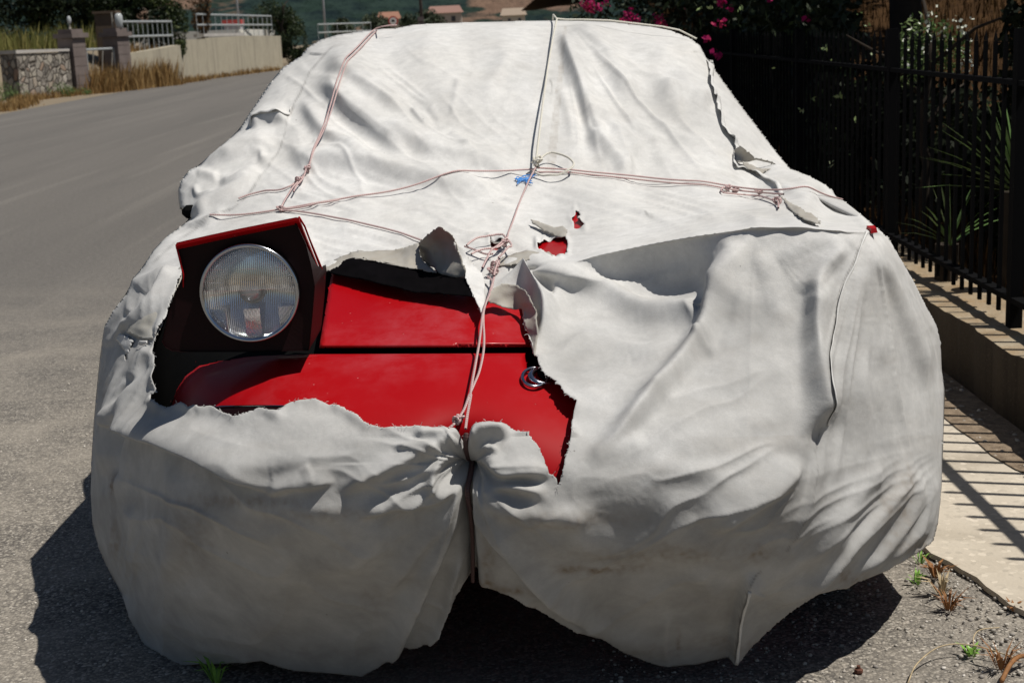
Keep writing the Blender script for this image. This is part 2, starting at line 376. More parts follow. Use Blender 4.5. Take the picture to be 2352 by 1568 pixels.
m_leaf_dark = tone_mat('leaf_dark', [(0, (.008, .012, .006)), (.7, (.018, .028, .010)), (1, (.045, .065, .02))], .6, .2)
m_leaf_rust = tone_mat('leaf_rust', [(0, (.03, .02, .01)), (.7, (.09, .045, .015)), (1, (.16, .08, .025))], .7, .2)
# ---------------------------------------------------------------- left side of the road
def dirv(a, b):
    d = Vector((b[0] - a[0], b[1] - a[1], 0)); return d.normalized(), Vector((-d.normalized().y, d.normalized().x, 0)), d.length
def wall_between(mb, a, b, z0, z1a, z1b, th, back=1):
    d, n, l = dirv(a, b); a = Vector((a[0], a[1], 0)); b = Vector((b[0], b[1], 0)); n = n * th * back
    q = [a, b, b + n, a + n]; vs = [v + Vector((0, 0, z0)) for v in q] + [q[0] + Vector((0, 0, z1a)), q[1] + Vector((0, 0, z1b)), q[2] + Vector((0, 0, z1b)), q[3] + Vector((0, 0, z1a))]
    mb.add(vs, [(0, 3, 2, 1), (4, 5, 6, 7), (0, 1, 5, 4), (1, 2, 6, 5), (2, 3, 7, 6), (3, 0, 4, 7)])
m_stone, nt, b = newmat('rubble_stone')
v1 = N(nt, 'ShaderNodeTexVoronoi', feature='F1'); v1.inputs['Scale'].default_value = 1.0; wv = noise(nt, 3, 2)
mp = scaled(nt, 5.5, 5.5, 4.2); va = N(nt, 'ShaderNodeVectorMath', operation='ADD'); L(nt, mp, va.inputs[0]); L(nt, wv, va.inputs[1]); L(nt, va.outputs[0], v1.inputs['Vector'])
ve = N(nt, 'ShaderNodeTexVoronoi', feature='DISTANCE_TO_EDGE'); ve.inputs['Scale'].default_value = 1.0; L(nt, va.outputs[0], ve.inputs['Vector'])
sc_ = N(nt, 'ShaderNodeSeparateColor'); L(nt, v1.outputs['Color'], sc_.inputs[0])
c = ramp(nt, sc_.outputs[0], [(0, (.12, .105, .09)), (.3, (.30, .27, .23)), (.75, (.42, .38, .31)), (.9, (.28, .17, .11)), (1, (.5, .46, .4))])
c = mixc(nt, ramp(nt, ve.outputs['Distance'], [(.02, 1), (.09, 0)]), c, (.10, .085, .07)); c = mixc(nt, ramp(nt, noise(nt, 18), [(.3, 0), (.8, .4)]), c, (.16, .14, .12))
L(nt, c, b.inputs['Base Color']); b.inputs['Roughness'].default_value = .95; bump(nt, b, ramp(nt, ve.outputs['Distance'], [(0, 0), (.12, 1)]), .9, .05)
m_coping = concrete_mat('coping_stone', (.52, .49, .45), (.42, .39, .36), (.2, .17, .15), .4)
m_pillar = concrete_mat('pillar_stone', (.20, .165, .15), (.15, .12, .11), (.07, .055, .05), .4)
m_conc = concrete_mat('retaining_concrete', (.46, .41, .31), (.37, .33, .25), (.13, .115, .10), .65, sc_=.8)
m_rail = plain('galvanised_rail', (.42, .44, .44), .5, .3, .2, 10)
m_steel = plain('old_steel', (.25, .23, .20), .7, .3, .4, 8)
sw = empty('stone_wall', (-13.4, 43.4, 0), 'low rubble stone wall with pale coping before the gate', 'stone wall')
mb = MB(); A_, B_ = (-13.86, 42.30), (-12.93, 44.32); wall_between(mb, A_, B_, 0, 1.30, 1.27, .62); mb.build('masonry', m_stone, sw)
mb = MB(); wall_between(mb, (-13.84, 42.25), (-12.90, 44.30), 1.302, 1.40, 1.375, .70); mb.build('coping', m_coping, sw)
d_, n_, l_ = dirv(A_, B_)
s2 = MB(); e0 = Vector((-14.5, 41.7, 0)); wall_between(s2, (-15.6, 40.3), (-14.7, 41.6), 0, 1.2, 1.25, .5)
tag(s2.build('stone_wall', m_stone), 'end of the rubble wall at the very left edge of the road', 'stone wall')
def gate_pillar(x, y, h, label):
    t = empty('gate_pillar', (x, y, 0), label, 'gate pillar', 'gate pillars')
    R_ = Matrix.Rotation(math.atan2(d_.y, d_.x) - math.pi / 2, 3, 'Z')
    mb = MB()
    for k in range(6): mb.box((-.29 - .004 * (k % 2), -.29, k * h * .92 / 6 + .004), (.29 + .004 * (k % 2), .29, (k + 1) * h * .92 / 6 - .008), R_, (x, y, 0))
    mb.box((-.27, -.27, 0), (.27, .27, h * .92), R_, (x, y, 0)); mb.build('shaft', m_pillar, t)
    mb = MB(); mb.box((-.37, -.37, h * .92 + .001), (.37, .37, h * .92 + .14), R_, (x, y, 0)); mb.box((-.26, -.26, h * .92 + .141), (.26, .26, h * .92 + .26), R_, (x, y, 0)); mb.build('cap', m_pillar, t)
    return t
gate_pillar(-12.95, 44.75, 1.83, 'stone gate pillar at the end of the rubble wall, nearest the road bend')
gate_pillar(-12.18, 47.0, 1.83, 'stone gate pillar on the far side of the metal gate')
m_glassw = plain('milky_glass', (.40, .42, .42), .2, 0, .1, 6)
def lathe(prof, x, y, z, n=12):
    mb = MB(); vs = []; m_ = len(prof)
    for r, h in prof:
        for k in range(n): a = 6.2832 * k / n; vs.append((x + r * math.cos(a), y + r * math.sin(a), z + h))
    mb.add(vs, [(i * n + k, i * n + (k + 1) % n, (i + 1) * n + (k + 1) % n, (i + 1) * n + k) for i in range(m_ - 1) for k in range(n)]); return mb
t = empty('pillar_lamp', (-12.95, 44.75, 1.95), 'small globe lamp standing on the nearer gate pillar', 'lamp')
lathe([(.001, 0), (.05, 0), (.03, .06), (.02, .14), (.04, .16)], -12.95, 44.75, 1.945).build('stem', m_steel, t); lathe([(.03, .16), (.055, .2), (.065, .28), (.05, .36), (.02, .39), (.001, .39)], -12.95, 44.75, 1.945).build('globe', m_glassw, t, True)
t = empty('lantern', (-12.1, 47.0, 1.95), 'large glass lantern standing on the far gate pillar', 'lantern')
lathe([(.001, 0), (.07, 0), (.11, .06), (.13, .22), (.12, .40), (.07, .45), (.001, .46)], -12.0, 46.9, 1.945).build('glass', m_glassw, t, True); MB().box((-12.22, 46.85, 1.945), (-12.2, 46.95, 2.44)).build('frame', m_steel, t)
t = MB(); t.box((-12.9, 47.4, 0), (-12.25, 48.0, 2.42)); t.box((-12.95, 47.35, 2.421), (-12.2, 48.05, 2.5))
tag(t.build('chimney_stack', concrete_mat('brown_block', (.12, .085, .06), (.09, .065, .045))), 'brown masonry stack rising behind the far gate pillar', 'masonry stack')
gt = empty('metal_gate', (-12.6, 45.6, 0), 'rusty grey metal gate with slanting bars between the stone pillars', 'gate')
g0 = Vector((-12.66, 45.0, 0)); g1 = Vector((-12.2, 46.7, 0)); gd = (g1 - g0)
mb = MB(); mb.tube([g0 + Vector((0, 0, 1.32)), g1 + Vector((0, 0, 1.32))], .035, 6); mb.tube([g0 + Vector((0, 0, .1)), g0 + Vector((0, 0, 1.32))], .035, 6); mb.tube([g0 + gd * .07 + Vector((0, 0, .1)), g0 + gd * .07 + Vector((0, 0, 1.32))], .02, 6); mb.tube([g1 + Vector((0, 0, .1)), g1 + Vector((0, 0, 1.32))], .035, 6); mb.build('gate_frame', m_rail, gt)
for k in (.3, .62, .95):
    MB().tube([g0 + gd * k + Vector((0, 0, 1.3)), g0 + gd * (k - .16) + Vector((0, 0, .15))], .018, 6).build('bar', m_steel, gt)
# retaining walls with railings
w1 = empty('retaining_wall', (-11.6, 49.6, 0), 'lower cream concrete wall behind the dry weeds, next to the gate', 'concrete wall', 'concrete retaining walls')
mb = MB(); wall_between(mb, (-11.95, 47.6), (-11.62, 49.6), 0, 1.15, 1.22, .3); wall_between(mb, (-11.62, 49.602), (-11.3, 51.9), 0, 1.22, 1.34, .3); mb.build('wall', m_conc, w1)
w2 = empty('retaining_wall', (-11.2, 57, 0), 'taller streaked cream concrete wall along the road bend', 'concrete wall', 'concrete retaining walls')
mb = MB(); wall_between(mb, (-11.5, 54.2), (-11.4, 57.4), 0, 1.5, 1.52, .35); wall_between(mb, (-11.4, 57.402), (-10.9, 63.4), 0, 1.56, 1.6, .35); wall_between(mb, (-10.9, 63.402), (-10.25, 69.5), 0, 1.60, 1.54, .35); wall_between(mb, (-11.5, 54.19), (-11.3, 51.92), 0, 1.33, 1.33, -.3); mb.build('wall', m_conc, w2)
mb = MB(); wall_between(mb, (-11.42, 57.3), (-10.92, 63.4), 1.602, 1.72, 1.72, .42); mb.build('coping', m_coping, w2)
m_white = concrete_mat('pale_terrace', (.68, .66, .60), (.6, .58, .52), (.4, .38, .33), .3)
tag(MB().box((-15.5, 64, 0), (-11.2, 74, 1.88)).build('terrace', m_white), 'pale concrete terrace behind the taller wall', 'terrace')
def railing(pts, zb, zt, label, posts, mid=.5):
    t = empty('railing', (pts[0][0], pts[0][1], zb), label, 'railing', 'railings on the walls'); P_ = [Vector((p[0], p[1], 0)) for p in pts]
    for hh in (1, mid):
        MB().tube([p + Vector((0, 0, zb[i] + (zt - 0) * hh)) if isinstance(zb, list) else p + Vector((0, 0, zb + zt * hh)) for i, p in enumerate(P_)], .035, 6).build('rail', m_rail, t)
    for k in range(posts + 1):
        s = k / posts * (len(P_) - 1); i = min(int(s), len(P_) - 2); p = P_[i].lerp(P_[i + 1], s - i); MB().tube([p + Vector((0, 0, zb - .1)), p + Vector((0, 0, zb + zt))], .014, 5).build('post', m_rail, t)
railing([(-12.12, 47.75), (-11.78, 49.7), (-11.45, 51.9)], 1.2, .95, 'grey pipe railing above the lower concrete wall by the gate', 10)
railing([(-11.6, 57.0), (-11.1, 63.2), (-10.6, 69.3)], 1.66, .80, 'long grey pipe railing on top of the taller concrete wall', 14)
railing([(-10.0, 82), (-8.6, 84), (-7.4, 86)], 1.2, .9, 'short far railing beside the dark bush at the bend', 6)
tag(MB().box((-10.4, 82.3, 0), (-7.2, 88, 1.2)).build('retaining_wall', m_conc), 'far low concrete wall under the short railing', 'concrete wall')
tag(MB().tube([(-11.36, 60, .15), (-11.36, 60, 1.55)], .03, 6).build('drain_pipe', m_steel), 'thin dark pipe running down the taller concrete wall', 'pipe')
# raised bank behind the walls
bx_ = np.linspace(-60, -12.3, 30); by_ = np.linspace(43.2, 100, 30); BX, BY = np.meshgrid(bx_, by_)
edge = -12.2 + np.where(BY < 47, -1.4, 0) + np.clip((BY - 70), 0, 100) * -.05
BZ = np.clip((edge - BX) * .35, 0, 1.15) + np.clip((edge - 2 - BX) * .06, 0, .9) + .08 * vnoise(BX, BY, 50); BZ = np.where(BY < 43.5, 0, BZ)
bi = np.arange(BX.size).reshape(BX.shape); tag(mesh('bank', np.stack([BX, BY, BZ], -1).reshape(-1, 3), np.stack([bi[:-1, :-1], bi[:-1, 1:], bi[1:, 1:], bi[1:, :-1]], -1).reshape(-1, 4), m_ground, None, True), kind='structure')
# grasses
def blades(name, n, fn, hmin, hmax, wd, mat, lean=.35):
    v = np.zeros((n * 4, 3)); tn = np.zeros(n * 4)
    for k in range(n):
        x, y, z = fn(); h = rnd.uniform(hmin, hmax) * (.5 + .5 * rnd.random()); a = rnd.random() * 6.28; l = rnd.random() * lean * h; w_ = wd * rnd.uniform(.6, 1.3); b_ = rnd.random() * 6.28
        dx, dy = math.cos(b_) * w_ / 2, math.sin(b_) * w_ / 2; ox, oy = math.cos(a) * l, math.sin(a) * l
        v[4 * k:4 * k + 4] = [(x - dx, y - dy, z), (x + dx, y + dy, z), (x + ox * .5 + dx * .6, y + oy * .5 + dy * .6, z + h * .6), (x + ox, y + oy, z + h)]; tn[4 * k:4 * k + 4] = rnd.random()
    return tag(mesh(name, v, np.arange(4 * n).reshape(n, 4), mat, None, False, {'tone': tn}), kind='stuff')
m_dry = tone_mat('dry_grass', [(0, (.12, .06, .018)), (.5, (.29, .175, .065)), (1, (.42, .29, .13))], .8, .2, transl=.2)
m_green = tone_mat('green_grass', [(0, (.08, .09, .02)), (.5, (.17, .17, .05)), (1, (.30, .26, .09))], .8, .2, transl=.2)
m_weed = tone_mat('weed_green', [(0, (.03, .06, .015)), (.6, (.09, .15, .04)), (1, (.2, .26, .1))], .7, .3, transl=.2)
def along(pts, spread):
    def f():
        s = rnd.random() * (len(pts) - 1); i = int(s); a, b = pts[i], pts[i + 1]; t = s - i; return (a[0] + (b[0] - a[0]) * t + rnd.gauss(0, spread), a[1] + (b[1] - a[1]) * t + rnd.gauss(0, spread), 0)
    return f
blades('dry_grass', 7000, along([(-12.5, 44.8), (-12.1, 46.4), (-11.9, 48), (-11.6, 49.6), (-11.5, 50.5)], .26), .15, 1.1, .022, m_dry)
blades('verge_grass', 5500, along([(-11.75, 34), (-12.0, 36), (-12.5, 38.5), (-13.2, 40.5), (-12.9, 43), (-12.4, 45), (-11.9, 48), (-11.5, 51), (-11.3, 53), (-11.35, 56), (-10.8, 62), (-10.2, 68)], .17), .06, .34, .03, m_dry)
blades('yellow_grass', 6000, lambda: (rnd.uniform(-24, -13.4), rnd.uniform(46, 52), 1.3), .3, 1.1, .04, m_green)
blades('field_grass', 1500, lambda: (rnd.uniform(-12.9, -11.9), rnd.uniform(48, 54), 1.05), .1, .5, .03, m_dry)
for (x, y, rx, rz, n, mt, lb) in [(-13.9, 41.2, .75, .32, 1700, m_weed, 'grey green shrub at the left end of the stone wall'), (-12.9, 43.0, .42, .26, 900, m_weed, 'small bright green weed bush at the foot of the stone wall'), (-12.5, 43.9, .25, .14, 400, m_weed, 'tiny green weed beside the gate pillar foot')]:
    t = empty('shrub', (x, y, 0), lb, 'shrub'); leaves('foliage', [(x, y, rz * .7, rx, .4, rz, 1), (x + rx * .5, y, rz * .5, rx * .5, .3, rz * .6, .5)], n, .055, mt, t, .35)
# trees behind the gate
def tree(name, x, y, base, h, clumps, n, size, mat, label, cat='tree', group=None, bark=m_bark_dark, tr=.14, aspect=.45):
    t = empty(name, (x, y, base), label, cat, group); trunk('trunk', (x, y, base), (x + .1, y, base + h * .8), tr, tr * .35, bark, t, 5, int(abs(x * 7 + y)), .5)
    leaves('crown', clumps, n, size, mat, t, aspect); return t
tree('dark_tree', -19.5, 54, 1.5, 3.2, [(-20.5, 54, 3.6, 2.9, 1.8, 2.6, 1.8), (-18, 54, 2.6, 2.6, 1.2, 1.2, 1), (-17.8, 54, 3.6, 2.0, 1.5, 1.6, 1), (-22.5, 55, 3.4, 2, 1.5, 1.8, 1)], 15000, .16, m_leaf_dark, 'dark tree standing furthest left behind the stone wall', group='trees behind the walls')
tree('dark_tree', -15.4, 55, 1.5, 3.2, [(-15.2, 54, 3.6, 2.4, 1.5, 2.1, 1.8), (-15.5, 54.5, 2.4, 2.2, 1.0, .9, 1), (-16.5, 54, 3.2, 1.3, 1.2, 1.2, 1), (-14, 54, 3.1, 1.3, 1.2, 1.0, 1)], 15000, .16, m_leaf_dark, 'dark tree directly behind the two gate pillars', group='trees behind the walls')
tree('leafy_tree', -12.6, 53.4, 1.2, 3.4, [(-12.9, 53.2, 3.4, 2.0, 1.2, 1.8, 2.4), (-11.9, 53.0, 2.1, .85, .8, .9, 1), (-11.55, 52.9, 1.35, .35, .4, .55, .35), (-12.9, 52.5, 2.0, .8, .7, .7, .5), (-13.6, 53, 2.4, 1.0, 1, 1.2, 1)], 24000, .12, m_leaf, 'leafy green tree hanging over the joint of the two concrete walls', group='trees behind the walls')
tree('rusty_tree', -11.6, 58.5, 1.5, 1.8, [(-11.75, 58.5, 3.1, .55, .5, .9, 1), (-11.7, 58.4, 2.2, .4, .4, .5, .6)], 2600, .10, m_leaf_rust, 'small tree with rusty leaves at the start of the long railing')
tree('round_tree', -10.4, 71, .5, 2.8, [(-10.9, 71.5, 2.45, 1.2, 1.0, .85, 1.6), (-10.2, 71.3, 1.9, .9, .8, .8, 1), (-11.6, 71.5, 2.2, .6, .6, .6, .5)], 7500, .13, m_leaf, 'green tree rising behind the end of the long railing')
t = empty('dark_bush', (-9.65, 70.3, 0), 'dark bush spilling over the end of the taller wall', 'bush'); leaves('foliage', [(-9.85, 70.3, 1.3, .75, .6, .75, 1.2), (-9.5, 70.2, .6, .7, .6, .6, 1)], 5200, .12, m_leaf_dark, t); trunk('trunk', (-9.7, 70.4, 0), (-9.8, 70.4, 1.2), .06, .03, m_bark_dark, t, 3, 5)
def at(x, y, Y): return PY(x, y, Y)
for i, (qx, qy, Y, r) in enumerate([(788, 62, 118, .85), (862, 52, 120, 1.15), (943, 50, 124, .9), (985, 47, 125, 1.25)]):
    p = at(qx, qy, Y); t = empty('olive_tree', (p[0], Y, 0), ['small round olive tree just above the left roof corner of the covered car', 'round olive tree left of the no entry sign', 'olive tree left of the dark utility pole', 'wider olive tree right behind the dark utility pole'][i], 'olive tree', 'olive trees beyond the road')
    trunk('trunk', (p[0], Y, 0), (p[0], Y, p[2] - .2), .14, .07, m_bark, t, 4, i, .4); leaves('crown', [(p[0] - r * .35, Y, p[2] - .3, r * .85, r, r * .95, 1), (p[0] + r * .45, Y, p[2] - .45, r * .8, r, r * .8, 1), (p[0], Y, p[2] + .15, r * .7, r, r * .7, .7)], 3600, .2, m_leaf_olive, t)
p = at(1330, 52, 100); t = empty('far_bush', (p[0], 100, 0), 'green bush peeping over the roof right of the white rope', 'bush'); leaves('foliage', [(p[0], 100, p[2] - .5, 1.4, 1.2, 1.1, 1)], 2600, .16, m_leaf, t)
# poles, sign, huts
m_pole = plain('pole_grey', (.34, .35, .37), .5, .2, .1, 5); m_wood = plain('pole_wood', (.06, .045, .04), .9, 0, .3, 6)
def pole(x, Y, r, h, mat, name, label, arm=True):
    p = at(x, 40, Y); t = empty(name, (p[0], Y, 0), label, 'street lamp' if arm else 'utility pole', 'street lamps at the bend' if arm else None); MB().tube([(p[0], Y, 0), (p[0], Y, h)], [r, r * .6], 8).build('pole', mat, t, True)
    if arm: MB().tube([(p[0], Y, h - .05), (p[0] + .4, Y - .1, h + .15), (p[0] + 1.1, Y - .3, h + .2)], r * .4, 6).build('arm', mat, t); MB().box((p[0] + 1.0, Y - .42, h + .12), (p[0] + 1.6, Y - .2, h + .24)).build('lamp_head', mat, t)
    return t, p
pole(547, 84, .075, 8, m_pole, 'street_lamp', 'thin grey lamp post behind the long railing'); pole(745, 96, .08, 8, m_pole, 'street_lamp', 'thin grey lamp post beside the short far railing')
t, p = pole(968, 112, .14, 9, m_wood, 'utility_pole', 'dark wooden utility pole with boxes above the car roof', False)
for z, wd, hh in ((2.25, .28, .35), (1.75, .34, .4), (1.15, .3, .35)): MB().box((p[0] - wd, 111.7, z), (p[0] + wd * .6, 111.85, z + hh)).build('box', plain('pole_box', (.10, .08, .08), .7), t)
p = at(903, 49, 100); t = empty('road_sign', (p[0], 100, 0), 'round red ringed road sign above the covered roof', 'road sign')
def disc(c, r, n=24, y=0): return [(c[0] + r * math.cos(6.2832 * k / n), c[1] + y, c[2] + r * math.sin(6.2832 * k / n)) for k in range(n)]
mb = MB(); a_ = disc(p, .33); b__ = disc(p, .33, y=.03); mb.add(a_ + b__, [tuple(range(24))] + [(k, (k + 1) % 24, 24 + (k + 1) % 24, 24 + k) for k in range(24)]); mb.build('plate', plain('sign_red', (.40, .035, .03), .5), t)
mb = MB(); mb.add(disc(p, .235, y=-.006), [tuple(range(24))]); mb.build('face', plain('sign_white', (.7, .68, .64), .5), t)
mb = MB(); mb.add([(p[0] - .12, 99.988, p[2] - .05), (p[0] + .12, 99.988, p[2] - .05), (p[0] + .12, 99.988, p[2] + .04), (p[0] + .04, 99.988, p[2] + .11), (p[0] - .08, 99.988, p[2] + .11), (p[0] - .12, 99.988, p[2] + .02)], [(0, 1, 2, 3, 4, 5)]); mb.build('symbol', plain('sign_black', (.02, .02, .02), .5), t)
MB().tube([(p[0], 100.06, 0), (p[0], 100.06, p[2] + .2)], .03, 6).build('post', m_pole, t)
def house(x, y, Y, w_, h_, label, wallc, roofc):
    p = at(x, y, Y); z0 = p[2] - h_ * .5; t = empty('house', (p[0], Y, z0), label, 'house', 'far houses at the foot of the hill')
    MB().box((p[0] - w_ / 2, Y, z0 - 6), (p[0] + w_ / 2, Y + w_ * .7, z0 + h_)).build('wall', plain('house_wall', wallc, .9), t)
    mb = MB(); a = w_ / 2 + .4; y1, y2 = Y - .4, Y + w_ * .7 + .4; ym = (y1 + y2) / 2; zt = z0 + h_ + .01; mb.add([(p[0] - a, y1, zt), (p[0] + a, y1, zt), (p[0] + a, y2, zt), (p[0] - a, y2, zt), (p[0] - a * .8, ym, zt + 1.4), (p[0] + a * .8, ym, zt + 1.4)], [(0, 1, 5, 4), (2, 3, 4, 5), (1, 2, 5), (3, 0, 4), (3, 2, 1, 0)]); mb.build('roof', plain('roof_tile', roofc, .9), t)
    for k in (-.25, .2): MB().box((p[0] + w_ * k, Y - .05, z0 + h_ * .35), (p[0] + w_ * (k + .12), Y - .01, z0 + h_ * .75)).build('window', plain('house_window', (.04, .04, .05), .4), t)
house(1022, 46, 290, 6.5, 2.6, 'pale far house with faded roof right of the utility pole', (.42, .36, .31), (.26, .15, .12)); house(1180, 50, 290, 4.5, 2.4, 'sand coloured far house just left of the white rope', (.55, .48, .38), (.32, .25, .19)); house(893, 54, 290, 4, 1.6, 'far house with orange roof behind the road sign', (.45, .38, .3), (.30, .15, .10))
p = at(533, 62, 92); t = empty('kiosk', (p[0], 92, 0), 'small grey hut with red roof behind the long railing', 'hut')
MB().box((p[0] - .5, 92, 0), (p[0] + .5, 93, p[2] + .15)).build('wall', plain('kiosk_wall', (.42, .42, .44), .8), t); MB().box((p[0] - .58, 91.9, p[2] + .151), (p[0] + .58, 93.1, p[2] + .42)).build('roof', plain('kiosk_roof', (.45, .06, .05), .7), t)
# ================================================================ right side: plinth, fence, garden
m_plinth_shade = concrete_mat('plinth_face_shade', (.075, .06, .045), (.045, .036, .027), (.012, .010, .008), .9, sc_=2.2)  # street face coloured dark to paint in its shade, stain streaks on top
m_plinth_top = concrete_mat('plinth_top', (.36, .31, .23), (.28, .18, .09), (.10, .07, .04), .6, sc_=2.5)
pl = empty('plinth_wall', (1.75, 4, 0), 'low stained concrete wall, its face painted shade-dark, under the black fence', 'low wall')
ys = np.arange(2.2, 24, .06); jag = [1.62 + .012 * rnd.random() + .006 * math.sin(y * 9) for y in ys]; zj = [.25 + .008 * rnd.random() for _ in ys]
vs = []; 
for y, x, z in zip(ys, jag, zj): vs += [(x, y, -.02), (x - .004, y, z), (1.93, y, z + .004), (1.93, y, -.02)]
k = len(ys); mesh('wall', vs, [(4 * i, 4 * i + 4, 4 * i + 5, 4 * i + 1) for i in range(k - 1)] + [(4 * i + 2, 4 * i + 6, 4 * i + 7, 4 * i + 3) for i in range(k - 1)] + [(0, 1, 2, 3)], m_plinth_shade, pl)
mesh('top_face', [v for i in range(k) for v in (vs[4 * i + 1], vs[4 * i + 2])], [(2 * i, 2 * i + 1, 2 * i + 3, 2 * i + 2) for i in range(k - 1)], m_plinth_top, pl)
m_iron, nt, b = newmat('black_iron'); b.inputs['Base Color'].default_value = (.006, .006, .0065, 1); b.inputs['Roughness'].default_value = .9; b.inputs['Specular IOR Level'].default_value = .04
fence = empty('iron_fence', (1.76, 6, .3), 'black iron picket fence on the low concrete wall', 'fence')
FX = 1.76
bm_ = MB(); bm_.box((-.006, -.009, .285), (.006, .009, 1.235)); bm_.add([(-.006, -.009, 1.236), (.006, -.009, 1.236), (.006, .009, 1.236), (-.006, .009, 1.236), (0, 0, 1.275)], [(0, 1, 4), (1, 2, 4), (2, 3, 4), (3, 0, 4)])
pk = bm_.build('picket', m_iron, fence); pk.location = (FX, 3.2, 0); yk = 3.2; first = True; cnt = 0
posts_y = [4.93, 6.55, 8.6, 11]
while yk < 13.4 and cnt < 98:
    if min(abs(yk - q) for q in posts_y) > .05:
        if first: pk.location = (FX, yk, 0); first = False
        else:
            c_ = pk.copy(); col.objects.link(c_); c_.parent = fence; c_.matrix_parent_inverse = pk.matrix_parent_inverse.copy(); c_.location = (FX, yk, 0)
        cnt += 1
    yk += .105
MB().box((FX - .021, 2.6, .345), (FX + .021, 14, .365)).build('lower_rail', m_iron, fence); MB().box((FX - .019, 2.6, 1.09), (FX + .019, 14, 1.108)).build('upper_rail', m_iron, fence)
for y in posts_y: MB().box((FX - .022, y - .022, .255), (FX + .022, y + .022, 1.28)).build('post', m_iron, fence)
# garden
m_garden = plain('garden_soil', (.05, .027, .012), 1, 0, .5, 3, .05)
gx, gy = np.meshgrid(np.linspace(1.93, 60, 60) ** 1, np.linspace(1, 120, 60)); gz = .20 + np.clip((gy - 9) * .14, 0, 2.6) + np.clip((gx - 3) * .10, 0, 2.5) + .05 * vnoise(gx, gy, 61)
gi = np.arange(gx.size).reshape(gx.shape); tag(mesh('garden_ground', np.stack([gx, gy, gz], -1).reshape(-1, 3), np.stack([gi[:-1, :-1], gi[:-1, 1:], gi[1:, 1:], gi[1:, :-1]], -1).reshape(-1, 4), m_garden, None, True), kind='structure')
m_rustgrass = tone_mat('burnt_grass', [(0, (.02, .01, .004)), (.5, (.05, .027, .009)), (1, (.095, .052, .018))], .85, .1)
def gfn(x0, x1, y0, y1):
    def f():
        x = rnd.uniform(x0, x1); y = rnd.uniform(y0, y1); return x, y, .20 + max(0, min((y - 9) * .14, 2.6)) + max(0, (x - 3) * .10)
    return f
blades('burnt_grass', 16000, gfn(2.0, 8, 6, 22), .06, .3, .014, m_rustgrass); blades('fence_weeds', 1800, gfn(1.9, 2.6, 3.6, 8), .05, .3, .008, m_rustgrass)
# big shade tree and dense evergreens; their crowns stand above the frame and darken the garden
def big_tree(x, y, h, cl, n, label, r=.12, mat=m_leaf_dark, size=.14):
    t = empty('shade_tree', (x, y, .2), label, 'tree', 'dark trees in the garden'); trunk('trunk', (x, y, .2), (x + .05, y, h), r, r * .6, m_bark_dark, t, 6, int(x * 9 + y), .35); leaves('crown', cl, n, size, mat, t); return t
big_tree(2.62, 6.6 + 3.0, 4.6, [(3.7, 9.0, 3.5, 1.25, 1.6, .8, 1), (3.75, 11.4, 3.7, 1.3, 1.6, .8, 1), (4.0, 14.2, 3.9, 1.3, 1.8, .8, 1), (4.0, 17.2, 3.9, 1.6, 1.8, .9, 1), (3.3, 19.6, 3.6, 1.6, 1.6, .9, 1), (2.4, 13, 3.6, .8, 2, .5, .5)], 42000, 'shade tree whose dark trunk rises left of the white flowering bush')
big_tree(4.2, 5.2, 4.0, [(5.2, 5.4, 3.4, 1.35, 1.9, .9, 1), (5.6, 7.6, 3.5, 1.4, 1.6, 1.0, 1), (5.4, 3.3, 3.3, 1.4, 1.6, .9, 1)], 20000, 'shade tree beyond the right edge of the fence')
# dark hedge with bougainvillea, behind the fence, left part
t = empty('flowering_hedge', (3, 12, .2), 'tall dark hedge with magenta flowers behind the black fence', 'hedge')
cl = [(2.1, 9.4, .9, .22, .8, .9, .5), (2.15, 10.8, 1.1, .36, 1.0, 1.2, .8), (2.35, 12.4, 1.3, .5, 1.1, 1.4, 1.2), (2.55, 14.4, 1.4, .75, 1.3, 1.5, 1.4), (2.3, 16.6, 1.3, .95, 1.4, 1.5, 1.3), (3.1, 15.6, 1.5, .6, 1.2, 1.6, .9), (1.85, 18.7, 1.1, 1.05, 1.5, 1.25, 1.1), (3.2, 18.5, 1.5, 1.0, 1.2, 1.6, 1.0)]
leaves('foliage', cl, 46000, .085, m_leaf_dark, t)
m_flower = tone_mat('magenta_bract', [(0, (.22, .004, .07)), (.6, (.42, .012, .12)), (1, (.5, .04, .08))], .6, .2, transl=.35)
fl = []
for qx, qy, Y, r in [(1344, 10, 17, .10), (1352, 20, 17, .08), (1372, 18, 17, .07), (1390, 5, 16, .06), (1440, 32, 16, .07), (1432, 48, 15.5, .07), (1452, 45, 15.5, .06), (1505, 48, 14.5, .09), (1512, 55, 14, .05), (1565, 30, 12, .035), (1642, 55, 10.5, .04), (1650, 50, 10.3, .04), (1628, 58, 10.4, .03), (1640, 4, 10.5, .045), (1612, 88, 10.6, .03), (1627, 121, 10, .032), (1636, 127, 10, .02), (1830, 42, 9, .025), (1715, 1, 10, .03), (1745, 3, 10, .025), (1660, 22, 10, .03), (1976, 433, 7.4, .008)]:
    p = at(qx, qy, Y); fl.append((p[0], p[1] - .3, p[2], r, r, r, r * r * 1e3 + .4))
leaves('blossom', fl, 480, .034, m_flower, t, .8)
m_sunlit_leaf = tone_mat('sunlit_leaf', [(0, (.10, .16, .05)), (.6, (.25, .33, .13)), (1, (.5, .52, .38))], .5, .4, transl=.2)  # sun flecks on the dark hedge, painted as a paler leaf colour
cl2 = []
for k in range(46):
    qx = rnd.uniform(1600, 2060); qy = rnd.uniform(5, 480)
    if qx < 1650 + (qy - 150) * .9 + 40: continue
    Y = 7.2 + rnd.random(); p = at(qx, qy, Y); cl2.append((p[0], p[1], p[2], .02, .02, .02, 1))
leaves('sunlit_leaves', cl2, 110, .03, m_sunlit_leaf, t, .45, kind='stuff')
